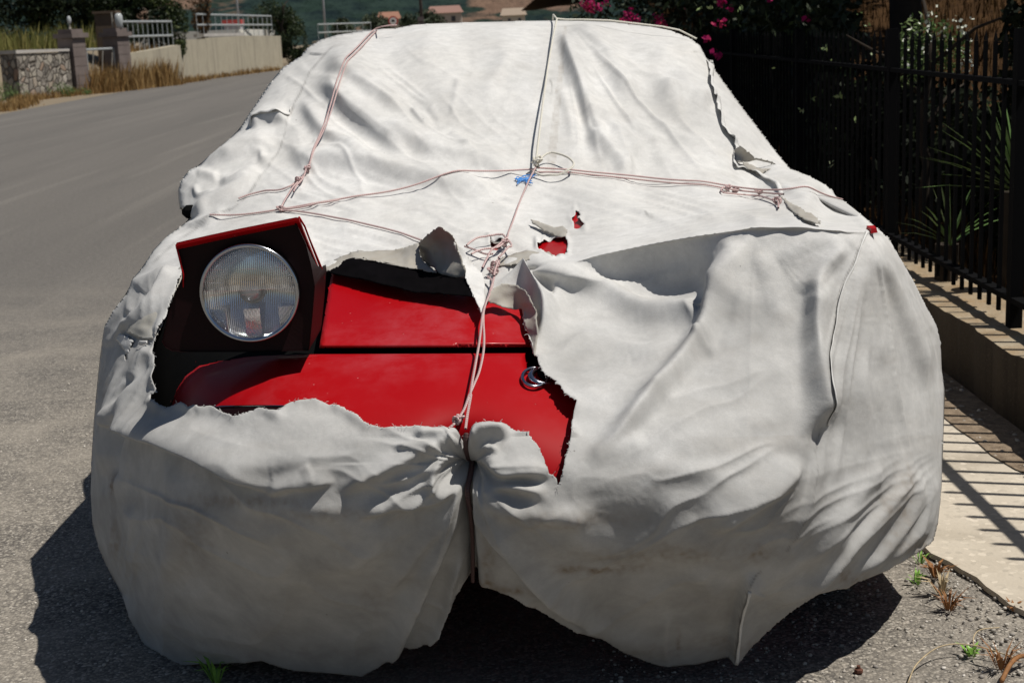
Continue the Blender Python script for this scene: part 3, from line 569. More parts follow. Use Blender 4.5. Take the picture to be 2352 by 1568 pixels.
m_leaf_shade = tone_mat('leaf_shade', [(0, (.004, .006, .003)), (.9, (.010, .015, .006)), (1, (.06, .08, .03))], .7, .1)  # near-black leaves paint the garden's shade, rare paler ones its highlights
t = empty('darkening_hedge', (2.3, 6.8, .2), 'low hedge mass added to darken the garden behind the right half of the fence', 'hedge')
leaves('foliage', [(2.32, 5.2, .5, .22, .8, .42, 1), (2.36, 6.4, .52, .24, .9, .45, 1), (2.4, 7.6, .55, .26, .9, .48, 1), (2.35, 8.8, .6, .3, .8, .55, 1), (2.46, 6.5, 1.1, .18, .5, .8, .7), (2.3, 4.2, .45, .2, .7, .4, .8)], 26000, .06, m_leaf_shade, t)
# oleander with pale blossom
p = at(2130, 75, 7.0); t = empty('oleander_bush', (p[0], 7.0, .3), 'bush with small white blossoms rising above the fence tips', 'bush')
trunk('stem', (p[0], 7.0, .3), (p[0], 7.0, p[2]), .03, .012, m_bark_dark, t, 4, 3); leaves('foliage', [(p[0], 7.0, p[2] - .02, .15, .15, .12, 1), (p[0] - .1, 7, p[2] - .14, .09, .12, .12, .7), (p[0] + .12, 7, p[2] - .1, .09, .12, .12, .6)], 1500, .03, m_weed, t, .35)
m_wf = tone_mat('white_bloom', [(0, (.45, .48, .36)), (1, (.75, .76, .66))], .6, .3); leaves('blossom', [(p[0], 6.93, p[2] + .01, .16, .1, .12, 1), (p[0] + .16, 6.93, p[2] + .0, .05, .08, .08, .3), (p[0] - .08, 6.93, p[2] - .16, .07, .08, .07, .4), (p[0] + .16, 6.93, p[2] - .14, .05, .06, .08, .4)], 210, .02, m_wf, t, .8)
# young fan palm
def frond(mb, c, d, up, l, wd):
    c = Vector(c); d = Vector(d).normalized(); pts = [c + d * l * s + Vector((0, 0, up * s - .5 * up * s * s * 1.6)) for s in (0, .35, .7, 1)]
    side = d.cross(Vector((0, 0, 1))).normalized(); ws = [wd * .4, wd, wd * .7, .001]
    vs = []; 
    for p_, w_ in zip(pts, ws): vs += [p_ - side * w_, p_ + Vector((0, 0, -w_ * .3)), p_ + side * w_]
    mb.add(vs, [(3 * i + j, 3 * i + j + 1, 3 * i + j + 4, 3 * i + j + 3) for i in range(3) for j in range(2)])
m_palm, nt, b = newmat('palm_leaf'); L(nt, ramp(nt, noise(nt, 6), [(.3, (.07, .14, .03)), (.7, (.16, .26, .08))]), b.inputs['Base Color']); b.inputs['Roughness'].default_value = .45
for (qx, qy, Y, nn_, ln, lb) in [(2330, 440, 5.6, 26, .42, 'fan palm with long green blades behind the fence at right'), (2175, 560, 5.9, 14, .26, 'small spiky palm low behind the fence near the covered car')]:
    p = at(qx, qy, Y); t = empty('palm', (p[0], Y, .3), lb, 'palm'); 
    MB().tube([(p[0], Y, .25), (p[0], Y, p[2])], .05, 8).build('stem', m_bark_dark, t)
    for k in range(nn_):
        a = math.pi * (.08 + .95 * k / nn_) + rnd.uniform(-.08, .08); mb = MB(); el = rnd.uniform(-.35, .2); frond(mb, (p[0], Y - .05, p[2]), (math.cos(a), el, abs(math.sin(a)) * .95 + .05), .1, ln * rnd.uniform(.75, 1.15), .0085); mb.build('blade', m_palm, t)
# ================================================================ the fabric cover
OUT_TOP = [(413,1529),(330,1480),(297,1420),(280,1365),(245,1300),(225,1255),(212,1200),(208,1130),(210,1050),(216,960),(224,870),(232,800),(240,750),(258,715),(290,675),(305,640),(330,610),(352,575),(380,545),(415,520),(438,503),
 (425,492),(412,475),(408,440),(415,415),(435,390),(458,380),(475,362),(520,325),(548,300),(560,280),(590,235),(620,190),(650,155),(690,130),(705,110),(735,92),(775,80),(830,72),(880,66),(905,66),(950,57),(1000,54),(1060,52),(1170,49),(1280,47),(1400,50),(1500,62),(1540,70),(1585,88),(1608,105),(1618,125),(1625,137),(1700,240),(1780,345),(1815,388),(1860,405),(1895,424),(1913,437),(1922,458),(1935,459),(1960,478),(1990,503),(2040,545),(2060,580),(2095,640),(2120,690),(2150,745),(2160,790),(2163,850),(2170,900),(2168,960),(2166,1040),(2162,1120),(2155,1200),(2145,1240),(2120,1262),(2095,1277)]
OUT_HEM = [(2040,1307),(1990,1332),(1950,1350),(1900,1361),(1880,1364),(1860,1377),(1780,1440),(1740,1475),(1700,1500),(1687,1507),(1600,1530),(1535,1538),(1500,1530),(1440,1502),(1400,1476),(1380,1463),(1350,1462),(1300,1445),(1230,1402),(1180,1377),(1130,1358),(1090,1350),(1062,1352),(1045,1375),(1030,1400),(1018,1430),(1010,1450),(985,1475),(960,1492),(940,1495),(920,1484),(905,1502),(870,1535),(830,1557),(740,1550),(680,1545),(640,1535),(600,1520),(560,1524),(500,1529),(460,1528)]
OUT = OUT_TOP + OUT_HEM
HOLE = [(421,628),(405,663),(380,723),(356,778),(352,790),(353,826),(357,860),(362,900),(352,908),(356,918),(372,930),(392,942)] \
 + z6((410,225),(430,212),(470,195),(500,217),(522,205),(545,214),(590,205),(625,225),(660,240),(690,255),(720,245),(760,225),(810,212),(850,222),(890,228),(915,205),(950,185),(985,180),(1010,178),(1060,175),(1110,190),(1180,215),(1230,240),(1270,265),(1300,290),(1370,306),(1440,300),(1500,298),(1560,300),(1640,304),(1735,322),(1770,300),(1820,290),(1850,280),(1900,285),(1960,315),(2000,328),(2035,345),(2070,390),(2100,450),(2120,515),(2140,522),(2155,535),(2153,590)) \
 + z6((2180,520),(2195,440),(2215,370),(2222,300),(2230,260),(2245,200),(2190,165),(2170,130),(2140,110)) \
 + z5((1985,1450),(1950,1420),(1890,1380),(1840,1300),(1805,1200),(1765,1080),(1722,950),(1728,860),(1700,760),(1640,700),(1560,690),(1480,730),(1445,780),(1420,830),(1395,885),(1340,760),(1300,690),(1255,625),(1065,570),(700,500),(430,450),(300,470),(180,545)) \
 + [(745,640),(735,630),(690,520),(600,540),(430,580)]
HOLE = [(p[0], p[1]) for p in HOLE]
H1 = z5((2130,58),(2148,90),(2172,128),(2140,148),(2175,170),(2200,200),(2115,200),(2110,160),(2093,132),(2128,108))
H2 = z5((1822,305),(1832,345),(1850,345),(1900,305),(1960,292),(2050,285),(2068,330),(2062,400),(2010,420),(1930,435),(1870,405),(1832,370))
H3 = z5((1460,296),(1470,330),(1530,340),(1562,345),(1545,390),(1475,393),(1458,350))
H4 = z4((398,1298),(412,1300),(410,1355),(398,1350))
HOLES = [rough_poly(HOLE, 2.2, 8, 3), rough_poly(H1, 2.5, 5, 4), rough_poly(H2, 2.5, 5, 5), rough_poly(H3, 2, 5, 6), H4]
rows = [(1560,2.79,330,1740),(1500,2.73,330,1760),(1400,2.62,292,1860),(1300,2.515,245,2060),(1200,2.44,212,2155),(1100,2.45,209,2162),(980,2.51,214,2167),(880,2.63,224,2166),(808,2.75,232,2160),(700,3.0,270,2125),(600,3.25,340,2072),(520,3.54,420,2010),(450,3.78,430,1915),(400,3.95,440,1850),(300,4.18,548,1745),(200,4.4,615,1672),(110,4.65,705,1610),(60,5.0,860,1500)]
ctrl = []
for y, yc, xl, xr in rows:
    for fr in (-1, -.75, -.4, 0, .4, .75, 1):
        c = (xl + xr) / 2; x = c + fr * (xr - xl) / 2
        if y > 1450 and fr == 0: continue
        if y in (700, 600) and fr >= .4: continue
        if y == 520 and fr >= .4: continue
        if y in (808, 880) and fr in (.4, .75): continue
        if y == 808 and fr > .4: continue
        k = .55 if y >= 650 else (.3 if y > 430 else .22)
        hw = (xr - xl) / 2
        dx = abs(x - 1187) / 960 if y >= 650 else abs(fr)
        ctrl.append((x, y, yc + k * dx ** (4 if y >= 650 else 3)))
CREST = [(1100,660),(1148,641),(1250,607),(1400,577),(1560,545),(1650,529),(1735,517),(1860,518),(1990,528),(2040,536)]
CRP = [(1148,641,3.08),(1250,607,3.07),(1400,577,3.05),(1560,545,3.0),(1650,529,2.94),(1735,517,2.885),(1798,517,2.882),(1860,518,2.88),(1925,522,2.888),(1990,528,2.90)]
common = [c for c in ctrl if not (c[0] > 1150 and 470 < c[1] < 560)]
LOW = [(1250,655,3.06),(1400,645,3.07),(1510,640,3.05),(1600,640,2.97),(1690,605,2.85),(1675,665,2.81),(1530,725,2.90),(1400,730,2.93),(1740,640,2.825),(1740,730,2.77),(1640,735,2.79),(1870,640,2.82),(1870,730,2.78),(1990,640,2.87),(1990,720,2.85),
       (2060,640,3.02),(2100,700,3.12),(2000,808,2.83),(1860,808,2.73),(1700,808,2.69),(1500,808,2.74),(1500,890,2.63),(1700,890,2.62),(1880,890,2.67),(2020,890,2.82),(1068,1050,2.47),(1070,1200,2.50),(1072,1340,2.58)]
UPP = [(1250,570,3.30),(1400,540,3.30),(1560,505,3.32),(1735,494,3.08),(1860,494,3.10),(1990,500,3.14),(1560,470,3.6),(1860,450,3.55)]
Y_low = tps([c for c in common if c[1] >= 600] + CRP + LOW, .0004)
Y_upp = tps([c for c in common if c[1] <= 520] + [(1150,600,3.25)] + CRP + UPP, .0004)
Y_all = tps(common + CRP + LOW + UPP, .0015)
def Ybase(x, y):
    x = np.asarray(x, float); y = np.asarray(y, float)
    ss = lambda q: np.clip(q, 0, 1) ** 2 * (3 - 2 * np.clip(q, 0, 1))
    g = ss((x - 1120) / 160) * (1 - ss((x - 1975) / 110)) * ss((900 - y) / 160) * ss((y - 380) / 80)
    cy = np.interp(x, [c[0] for c in CREST], [c[1] for c in CREST]); k = ss((y - cy + 8) / 16)
    lf = np.clip(372 - x, 0, 400) * .0014 * ss((y - 660) / 140)
    return lf + (1 - g) * Y_all(x, y) + g * (Y_upp(x, y) * (1 - k) + Y_low(x, y) * k)
edge_line = OUT_TOP
def Yfun(x, y, rnd_edge=True):
    Yv = Ybase(x, y)
    if rnd_edge:
        d, _, _ = nearest(x, y, edge_line[3:-2], closed=False)
        wd = np.where(y > 520, 62.0, 46.0); A = np.where(y > 520, np.where(x < 900, .13, .18), .16)
        wd = np.where(y < 120, 26.0, wd); A = np.where(y < 120, .22, A)
        q = np.clip(1 - d / wd, 0, 1)
        Yv = Yv + A * (1 - np.sqrt(np.clip(1 - q * q, 0, 1)))
    # hem tucks inward
    return Yv
STR = []
def S(pts, a, w, w2=None, t=(1, 1)):
    STR.append((pts, a / 100.0, w, w2 if w2 else w, t))
# windscreen, left
S([(732,140)] + z2((60,500),(160,585),(330,700),(500,800)), 1.7, 20, 42)
S([(722,176)] + z2((0,670),(120,780),(260,900),(400,1010),(500,1080)), 2.3, 22, 46)
S([(690,215),(716,262),(745,300),(800,345),(850,380)], 1.4, 16, 26)
S(z2((300,850),(480,970),(700,1060),(880,1095),(1100,1160),(1280,1215)), 2.0, 20, 38)
S([(668,290),(676,335),(705,368)] + z2((0,1110),(160,1135),(330,1180),(500,1225),(800,1275),(1000,1325),(1200,1370)), 2.2, 17, 34)
S(z2((0,1420),(300,1465),(640,1520)), .8, 14, 24)
S(z2((740,900),(830,980),(910,1070)), .7, 14); S(z2((480,740),(560,800),(610,880)), .6, 12); S(z2((600,720),(700,850)), .4, 10)
S(z2((300,440),(620,330),(900,360)), .4, 25); S(z2((1180,300),(1080,500),(980,720)), .5, 18)
S(z2((820,500),(790,650),(760,820)), .3, 8)
# windscreen, right
S(z2((1505,170),(1560,360),(1640,600),(1730,830),(1800,960)), 2.1, 13, 28)
S(z2((1680,890),(1790,990),(1900,1120),(2010,1230)), 2.1, 15, 28)
S(z2((1540,180),(1700,250),(1820,390),(1940,570),(2030,700)), 1.6, 20, 28)
S(z2((1600,190),(1850,260),(2180,320),(2352,390)), .4, 4, 9); S(z2((1600,350),(1800,385),(2000,455),(2120,520)), .4, 4, 8); S(z2((1960,490),(2100,510),(2250,570)), .45, 4, 8)
S(z2((1750,680),(1850,860),(2000,1000),(2120,1100)), .9, 14, 20); S(z2((1900,740),(2050,880),(2250,1020)), .7, 14, 20); S(z2((2100,480),(2230,640),(2350,800)), .8, 18)
S(z2((1500,560),(1560,760),(1600,980)), .5, 12)
S(zb((900,890),(1120,890),(1330,940),(1510,1020)), 1.7, 26, 22); S(zb((880,1190),(1080,1280),(1280,1380),(1480,1420)), .7, 12)
S(zb((450,1330),(620,1450),(760,1560)), .7, 12, 18); S(zb((900,480),(1100,620),(1350,880)), .6, 20)
# bonnet
S(z2((1400,1265),(1750,1360),(2050,1430),(2350,1500)), .7, 14, 20); S(z2((700,1370),(1000,1400),(1400,1480)), .5, 12)
S(z5((200,190),(500,240),(900,320)), .7, 14, 20); S(z5((900,60),(1300,130),(1700,150)), .5, 12); S(z5((1200,300),(1450,300),(1800,330)), 1.1, 9, 14)
S(z5((1250,400),(1600,340),(1850,340)), .8, 8, 12); S(z5((2060,180),(2400,150),(2800,100)), .7, 12, 18)
# mirror pockets
S(z3((560,1190),(640,1150),(760,1190),(900,1260),(1010,1330)), 1.6, 9, 16); S(z3((380,1020),(520,1075),(690,1135)), 1.0, 5, 12)
S(z3((600,1200),(760,1290),(960,1360)), .7, 10)
S(z1((1700,870),(1800,815),(1900,810),(1985,800)), 2.6, 7, 26); S(z1((1370,1120),(1500,1050),(1700,985),(1900,972)), 2.6, 11, 26)
S(z1((1330,1160),(1440,1190),(1500,1200)), 1.2, 10); S(z1((1480,1245),(1600,1225),(1700,1180),(1790,1150)), 1.6, 8, 12)
S(z1((1300,1500),(1400,1400),(1560,1320),(1700,1230),(1800,1160)), 2.6, 9, 16); S(z1((1320,1240),(1360,1330),(1480,1300)), 1.0, 8)
S(z1((1480,1080),(1760,1030),(1800,1080),(1900,1060)), 1.2, 9)
# right front: crest, ridges
S(z7((1090,120),(1030,230),(960,380),(890,600),(720,830),(520,1040),(330,1200)), 4.2, 30, 15, (1, 1))
S(z7((-60,300),(20,312),(110,315),(250,370),(400,440),(520,500),(620,528),(720,528),(795,520)), 3.4, 20, 26, (1, 0))
S(z7((165,370),(182,430),(170,500),(120,545)), 1.8, 9, 22)
S(z7((300,380),(500,400),(700,350),(850,300)), .8, 20); S(z7((870,620),(890,700),(800,640)), .8, 12)
S(z7((120,640),(400,660),(600,700),(760,640)), .8, 22); S(z7((1000,160),(940,300),(880,420)), .8, 22)
S(z7((1100,200),(1180,420),(1240,620)), .8, 26); S(z7((1200,300),(1350,200),(1540,180)), .6, 22)
S(z7((1430,300),(1378,450),(1358,620),(1362,800),(1372,940),(1330,1120)), 4.6, 17, 34)
S(z7((1540,200),(1440,290),(1350,400),(1330,450)), 1.6, 18)
S(z7((1600,190),(1570,400),(1500,780),(1440,1100)), .9, 16, 22); S(z7((1640,190),(1655,450),(1700,820)), .9, 22)
S(z7((1660,180),(1760,430),(1850,680),(1910,900)), 1.3, 18, 24); S(z7((1700,170),(1830,330),(1930,560),(1975,800)), 1.7, 15, 18); S(z7((1690,160),(1790,350),(1890,640),(1940,860)), 1.0, 10)
S(z8((840,610),(1000,525),(1150,425),(1260,330),(1310,250)), 3.0, 22, 44)
S(z8((300,270),(420,240),(600,180)), .9, 22); S(z8((560,300),(800,330),(1000,360)), .6, 26)
S(z8((1900,280),(1905,450),(1830,620),(1700,770)), 1.6, 7, 22); S(z8((1850,300),(1835,470),(1740,650),(1560,840)), 1.6, 8, 26)
S(z8((1790,220),(1765,400),(1640,560),(1440,760),(1200,980)), 1.8, 8, 30); S(z8((1945,280),(1932,450),(1890,600),(1840,700)), 1.4, 7, 14)
S(z8((1720,230),(1640,350),(1540,500),(1400,680),(1280,820)), 1.4, 20, 30); S(z8((1560,560),(1380,800),(1150,1000)), 1.2, 16)
S(z8((1380,230),(1345,460),(1280,600),(1230,710)), 1.2, 6, 24); S(z8((1120,790),(1050,838),(1018,960),(1000,1080),(990,1195)), 2.0, 6, 34, (1, 0))
S(z8((-60,740),(100,890),(260,1010),(420,1120)), 1.6, 14, 28); S(z8((690,1255),(682,1100),(700,1000)), .5, 6, 14)
S(z8((60,540),(300,640),(560,680),(850,660),(1000,590)), 1.2, 40); S(z8((780,780),(900,900),(860,1050)), .8, 30); S(z8((1060,900),(1200,800),(1300,640)), 1.0, 22)
S(z8((300,1000),(480,1130),(700,1180)), .8, 24)
# lower left sling
S(z6((288,352),(440,408),(600,472),(740,543),(872,598)), 5.0, 4.5, 62, (0, 1)); S(z6((830,592),(880,596),(960,576),(1062,570),(1160,540)), 1.6, 7, 30)
S(z6((1060,572),(1050,520),(1020,470)), .5, 7, 20); S(z6((700,470),(850,480),(1000,460),(1160,420)), .7, 18, 30)
S(z6((1732,372),(1600,405),(1450,465),(1300,535),(1150,600)), 1.9, 20, 14); S(z6((1725,408),(1650,448),(1598,540),(1620,612)), 1.8, 15, 9)
S(z6((1730,560),(1600,625),(1420,655),(1250,712)), 1.3, 20, 10); S(z6((1735,600),(1650,705),(1550,820),(1450,960),(1350,1100)), 1.5, 26, 14)
S(z6((1742,640),(1640,860),(1540,1080),(1440,1310)), 3.0, 34, 7, (1, 0)); S(z6((1756,880),(1695,1000),(1662,1180),(1600,1270)), 1.8, 16, 6, (1, 0))
S(z6((1400,740),(1300,860),(1180,960)), .8, 24); S(z6((700,620),(1000,680),(1250,690)), .8, 24)
S(z6((1500,340),(1600,330),(1720,370)), 1.0, 12); S(z6((1410,400),(1520,390),(1640,420)), .9, 10)
S(z6((1745,392),(1800,338),(1900,335),(1935,372)), 2.2, 10, 16); S(z6((1750,430),(1830,462),(1900,512),(2000,520),(2140,520)), 2.2, 8, 30)
S(z6((1745,405),(1830,400),(1900,410)), 1.2, 8); S(z6((1745,490),(1860,560),(2120,595)), 1.2, 12); S(z6((1750,560),(1900,650),(2100,700),(2352,690)), 1.3, 22)
S(z6((1748,600),(1850,760),(2000,925),(2160,1080),(2300,1200)), 2.4, 11, 34, (1, 1)); S(z6((1770,700),(1800,850),(1850,950)), .8, 12)
S(z6((1738,310),(1733,450),(1743,620),(1758,850),(1765,1040)), -3.4, 13, 13, (0, 0)); S(z6((1736,360),(1738,450),(1745,600)), -4.5, 55, 55)
S(z5((1470,655),(1560,630),(1680,640),(1790,735),(1850,860),(1868,1000),(1850,1130)), 6.5, 10, 34)
# left side
S(z6((335,20),(240,160),(160,260),(125,340),(122,450),(140,560)), 2.2, 12, 24); S(z6((205,250),(172,420),(155,560)), -2.4, 13)
S(z6((280,110),(235,300),(185,520),(165,680)), 1.6, 12, 24); S(zl((600,0),(545,150),(500,300),(480,450),(460,650)), 1.5, 8, 16); S(zl((650,60),(570,200),(535,340)), 1.0, 8)
S(z6((180,100),(110,300),(92,500),(100,720)), 1.0, 12); S(z6((380,420),(420,650),(405,900),(385,1030)), 1.1, 20, 26); S(z6((230,640),(240,800),(230,980)), 1.0, 14)
S(z6((500,650),(800,760),(1150,770)), .7, 34); S(z6((460,1000),(620,1150),(900,1250)), .8, 40); S(z6((800,900),(1100,940),(1350,850)), .6, 34)
S(z4((445,760),(460,680),(500,645),(700,590),(880,535)), 2.4, 22, 9); S(z4((905,490),(720,680),(540,900),(350,1110)), 1.8, 5, 24)
S(z4((570,600),(600,480),(760,300),(900,220)), 1.5, 12, 16); S(z4((215,1250),(320,1130),(450,975)), 1.5, 8, 14); S(z4((440,960),(425,860),(445,700)), 1.0, 8)
S(z4((250,930),(215,1080),(205,1250)), 1.2, 9); S(z4((470,1560),(560,1350),(650,1230)), 1.4, 9, 18); S(z4((430,330),(700,180),(1050,110)), 1.3, 6, 14)
S(z4((900,180),(1150,100),(1320,0)), 1.6, 5, 12)
def displacement(x, y):
    h = np.zeros(x.shape)
    for pts, a, wr, wl, tp in STR:
        ym = sum(p[1] for p in pts) / len(pts); xm = sum(p[0] for p in pts) / len(pts)
        if ym < 430 and 690 < xm < 1600: a = a * 1.75
        if 840 < xm < 1260 and 1000 < ym < 1250: a = a * 1.45
        if xm > 1900 and ym > 560: a = a * 1.1
        if xm > 1500 and ym > 950: a = a * 1.1
        c = cat_rom([(p[0], p[1]) for p in pts], 6); R_ = max(wr, wl) * 2.6
        m = (x > c[:, 0].min() - R_) & (x < c[:, 0].max() + R_) & (y > c[:, 1].min() - R_) & (y < c[:, 1].max() + R_)
        if not m.any(): continue
        xx, yy = x[m], y[m]; bd = np.full(xx.shape, 1e9); sg = np.ones(xx.shape); bt = np.zeros(xx.shape)
        seg = np.hypot(*np.diff(c, axis=0).T); cum = np.concatenate([[0], np.cumsum(seg)]); tot = cum[-1]
        for i in range(len(seg)):
            ax, ay = c[i]; dx, dy = c[i + 1] - c[i]; Ls = dx * dx + dy * dy + 1e-9
            t = np.clip(((xx - ax) * dx + (yy - ay) * dy) / Ls, 0, 1); d = np.hypot(xx - ax - t * dx, yy - ay - t * dy)
            cs = dx * (yy - ay) - dy * (xx - ax); k = d < bd
            bd = np.where(k, d, bd); sg = np.where(k, np.where(cs >= 0, 1.0, -1.0), sg); bt = np.where(k, (cum[i] + t * seg[i]) / tot, bt)
        ww = np.where(sg > 0, wr, wl); am = np.full(xx.shape, a)
        ss = lambda q: np.clip(q, 0, 1) ** 2 * (3 - 2 * np.clip(q, 0, 1))
        if tp[0]: am = am * ss(bt / .24)
        if tp[1]: am = am * ss((1 - bt) / .24)
        h[m] += am * np.exp(-(bd / ww) ** 2)
    # low billows and small creases, stretched across the cloth
    up = 1 - np.clip((y - 520) / 160, 0, 1)
    h += up * .0014 * vnoise((x + y * .8) / 60 + 3, (y - x * .3) / 34, 1)
    h += (1 - up) * .0016 * vnoise((x + y * .5) / 130 + 3, (y - x * .5) / 70, 1) + .00025 * vnoise(x / 9, y / 9, 3)
    rd = lambda n, p=2: (1 - np.abs(n)) ** p
    win = lambda v, a, b, s_: 1 / (1 + np.exp(-(v - a) / s_)) * (1 / (1 + np.exp((v - b) / s_)))
    def fan(cx, cy, K, rs, seed, amp, r0, wx, wy, p=2):
        r = np.hypot(x - cx, y - cy); th = np.arctan2(y - cy, x - cx)
        return amp * np.clip(r / r0, 0, 1) * rd(vnoise(th / K + seed, r / rs + seed, seed), p) * win(x, *wx) * win(y, *wy)
    h += fan(1285, 40, .085, 230, 101, .011, 200, (1300, 1660, 12), (60, 400, 15))
    h += fan(1285, 40, .16, 300, 102, .004, 300, (820, 1230, 30), (60, 400, 20))
    h += fan(1068, 1065, .20, 170, 103, .016, 60, (760, 1340, 40), (1000, 1330, 20)) * np.exp(-np.hypot(x - 1068, y - 1065) / 300)
    h += fan(1992, 515, .075, 420, 104, .011, 240, (1890, 2230, 30), (600, 1120, 30))
    h += fan(2290, 960, .075, 420, 105, .0055, 200, (1720, 2230, 50), (1080, 1560, 40))
    h += fan(1735, 515, .13, 400, 106, .003, 200, (1600, 1880, 40), (600, 1100, 40))
    h += .006 * rd(vnoise(x / 17 + y / 90, y / 330, 107)) * (1 - np.clip((x - 300) / 90, 0, 1)) * win(y, 650, 1600, 20)
    u = x * .80 + y * .60; v = -x * .60 + y * .80
    h += .0075 * rd(vnoise(u / 170, v / 27 + .35 * vnoise(u / 60, v / 60, 3), 108), 3) * win(x, 660, 1220, 40) * win(y, 130, 470, 25) * np.clip(1.25 - (x - 700) / 560, .2, 1)
    u = x * .96 + y * .26; v = -x * .26 + y * .96
    h += .006 * rd(vnoise(u / 200, v / 16, 109), 3) * win(x, 640, 1850, 40) * win(y, 400, 620, 20) * (1 - np.clip((x - 1150) / 200, 0, 1) * np.clip((y - 480) / 40, 0, 1))
    u = x * .93 + y * .36; v = -x * .36 + y * .93
    h += .007 * rd(vnoise(u / 240, v / 60 + .3 * vnoise(u / 80, v / 50, 4), 110), 3) * win(x, 320, 1040, 40) * win(y, 1010, 1540, 30)
    u = x * .9 - y * .44; v = x * .44 + y * .9
    h += .008 * rd(vnoise(u / 260, v / 55 + .3 * vnoise(u / 80, v / 50, 5), 111), 3) * win(x, 1150, 1900, 40) * win(y, 760, 1540, 40)
    dc, _, _ = nearest(x, y, CREST, closed=False); h = h * (1 - .7 * np.exp(-(dc / 14) ** 2))
    de, _, _ = nearest(x, y, OUT_TOP, closed=False); fe = np.clip(de / np.where(y > 520, 45, 18), 0, 1) ** 1.3
    h = (h - .006) * (.12 + .88 * fe)
    return h
def sheet(name, poly, holes, step, yf, df=None, mat=None, parent=None, thick=0.0, smooth=True, attrs=None, snap=.55):
    xs = np.array([p[0] for p in poly]); ys = np.array([p[1] for p in poly])
    gx = np.arange(xs.min() - step, xs.max() + 2 * step, step); gy = np.arange(ys.min() - step, ys.max() + 2 * step, step)
    X, Y_ = np.meshgrid(gx, gy); ins = inpoly(X, Y_, poly)
    near, bx, by = nearest(X, Y_, poly); keepv = ins | (near < step * 1.5)
    for hp in [poly] + list(holes):
        if hp is poly: d, px, py = near, bx, by
        else: d, px, py = nearest(X, Y_, hp)
        m = d < step * snap; X = np.where(m, px, X); Y_ = np.where(m, py, Y_)
    Yd = yf(X, Y_); Pw = PY(X, Y_, Yd)
    du = np.gradient(Pw, axis=1); dv = np.gradient(Pw, axis=0); nn = np.cross(du, dv); nn /= np.linalg.norm(nn, axis=-1, keepdims=True) + 1e-12
    vd = ray(X, Y_); flip = (nn * vd).sum(-1) > 0; nn[flip] *= -1
    for _ in range(3):
        nn = nn + np.roll(nn, 1, 0) + np.roll(nn, -1, 0) + np.roll(nn, 1, 1) + np.roll(nn, -1, 1); nn /= np.linalg.norm(nn, axis=-1, keepdims=True)
    if df is not None: Pw = Pw + nn * df(X, Y_)[..., None]
    H_, W_ = X.shape; idx = np.arange(H_ * W_).reshape(H_, W_)
    fc = np.stack([idx[:-1, :-1], idx[1:, :-1], idx[1:, 1:], idx[:-1, 1:]], -1).reshape(-1, 4)
    cx = X.ravel()[fc].mean(1); cy = Y_.ravel()[fc].mean(1); ok = inpoly(cx, cy, poly)
    for hp in holes: ok &= ~inpoly(cx, cy, hp)
    fc = fc[ok]; used = np.unique(fc); rem = np.full(H_ * W_, -1); rem[used] = np.arange(len(used))
    at = {k: f(X, Y_).ravel()[used] for k, f in (attrs or {}).items()}
    o = mesh(name, Pw.reshape(-1, 3)[used], rem[fc], mat, parent, smooth, at)
    if thick:
        md = o.modifiers.new('thickness', 'SOLIDIFY'); md.thickness = thick; md.offset = -1
    return o, (gx, gy, Pw, nn)
# ---- cloth materials
def cloth_mat(name, base, dirt):
    m, nt, b = newmat(name)
    nz = noise(nt, 3.2, 6, .6, dist=.4); nf = noise(nt, 26, 5, .65)
    c = mixc(nt, ramp(nt, nz, [(.3, 0), (.72, 1)]), base, dirt); nm = noise(nt, 24, 7, .75, dist=.3); c = mixc(nt, ramp(nt, nm, [(.46, 0), (.66, .32)]), c, tuple(q * .62 for q in base)); c = mixc(nt, ramp(nt, nm, [(.22, .3), (.42, 0)]), c, tuple(min(.8, q * 1.1) for q in base))
    c = mixc(nt, ramp(nt, nf, [(.3, 0), (.75, .5)]), c, (.42, .42, .41))
    fib = noise(nt, 1.0, 3, .7, vec=scaled(nt, 260, 420, 900)); fib2 = noise(nt, 420, 2, .6)
    c = mixc(nt, ramp(nt, fib, [(.35, .0), (.8, .42)]), c, (.34, .335, .32))
    at = N(nt, 'ShaderNodeAttribute', attribute_name='stain')
    sn = noise(nt, 45, 4, .6); ms = N(nt, 'ShaderNodeMath', operation='MULTIPLY'); L(nt, at.outputs['Fac'], ms.inputs[0]); L(nt, ramp(nt, sn, [(.3, .35), (.7, 1)]), ms.inputs[1])
    vo = N(nt, 'ShaderNodeTexVoronoi', feature='F1'); vo.inputs['Scale'].default_value = 9; g = N(nt, 'ShaderNodeNewGeometry'); L(nt, g.outputs['Position'], vo.inputs['Vector'])
    c = mixc(nt, ramp(nt, vo.outputs['Distance'], [(.012, 1), (.022, 0)]), c, (.06, .05, .04))
    ag = N(nt, 'ShaderNodeAttribute', attribute_name='grime_shade'); gn = noise(nt, 7, 5, .65, dist=.5); mg = N(nt, 'ShaderNodeMath', operation='MULTIPLY'); L(nt, ag.outputs['Fac'], mg.inputs[0]); L(nt, ramp(nt, gn, [(.25, .45), (.75, 1)]), mg.inputs[1])
    c = mixc(nt, mg.outputs[0], c, (.27, .267, .258))
    c = mixc(nt, ms.outputs[0], c, (.17, .12, .07))
    as_ = N(nt, 'ShaderNodeAttribute', attribute_name='seam'); c = mixc(nt, as_.outputs['Fac'], c, (.09, .085, .08))
    L(nt, c, b.inputs['Base Color']); b.inputs['Roughness'].default_value = .95; b.inputs['Specular IOR Level'].default_value = .15
    b.inputs['Sheen Weight'].default_value = .04; b.inputs['Sheen Roughness'].default_value = .6
    p = bump(nt, b, fib2, .35, .0008); p = bump(nt, b, nf, .30, .004, p); bump(nt, b, fib, .25, .0008, p)
    return m
m_cloth = cloth_mat('cover_fabric', (.75, .745, .73), (.67, .655, .62))
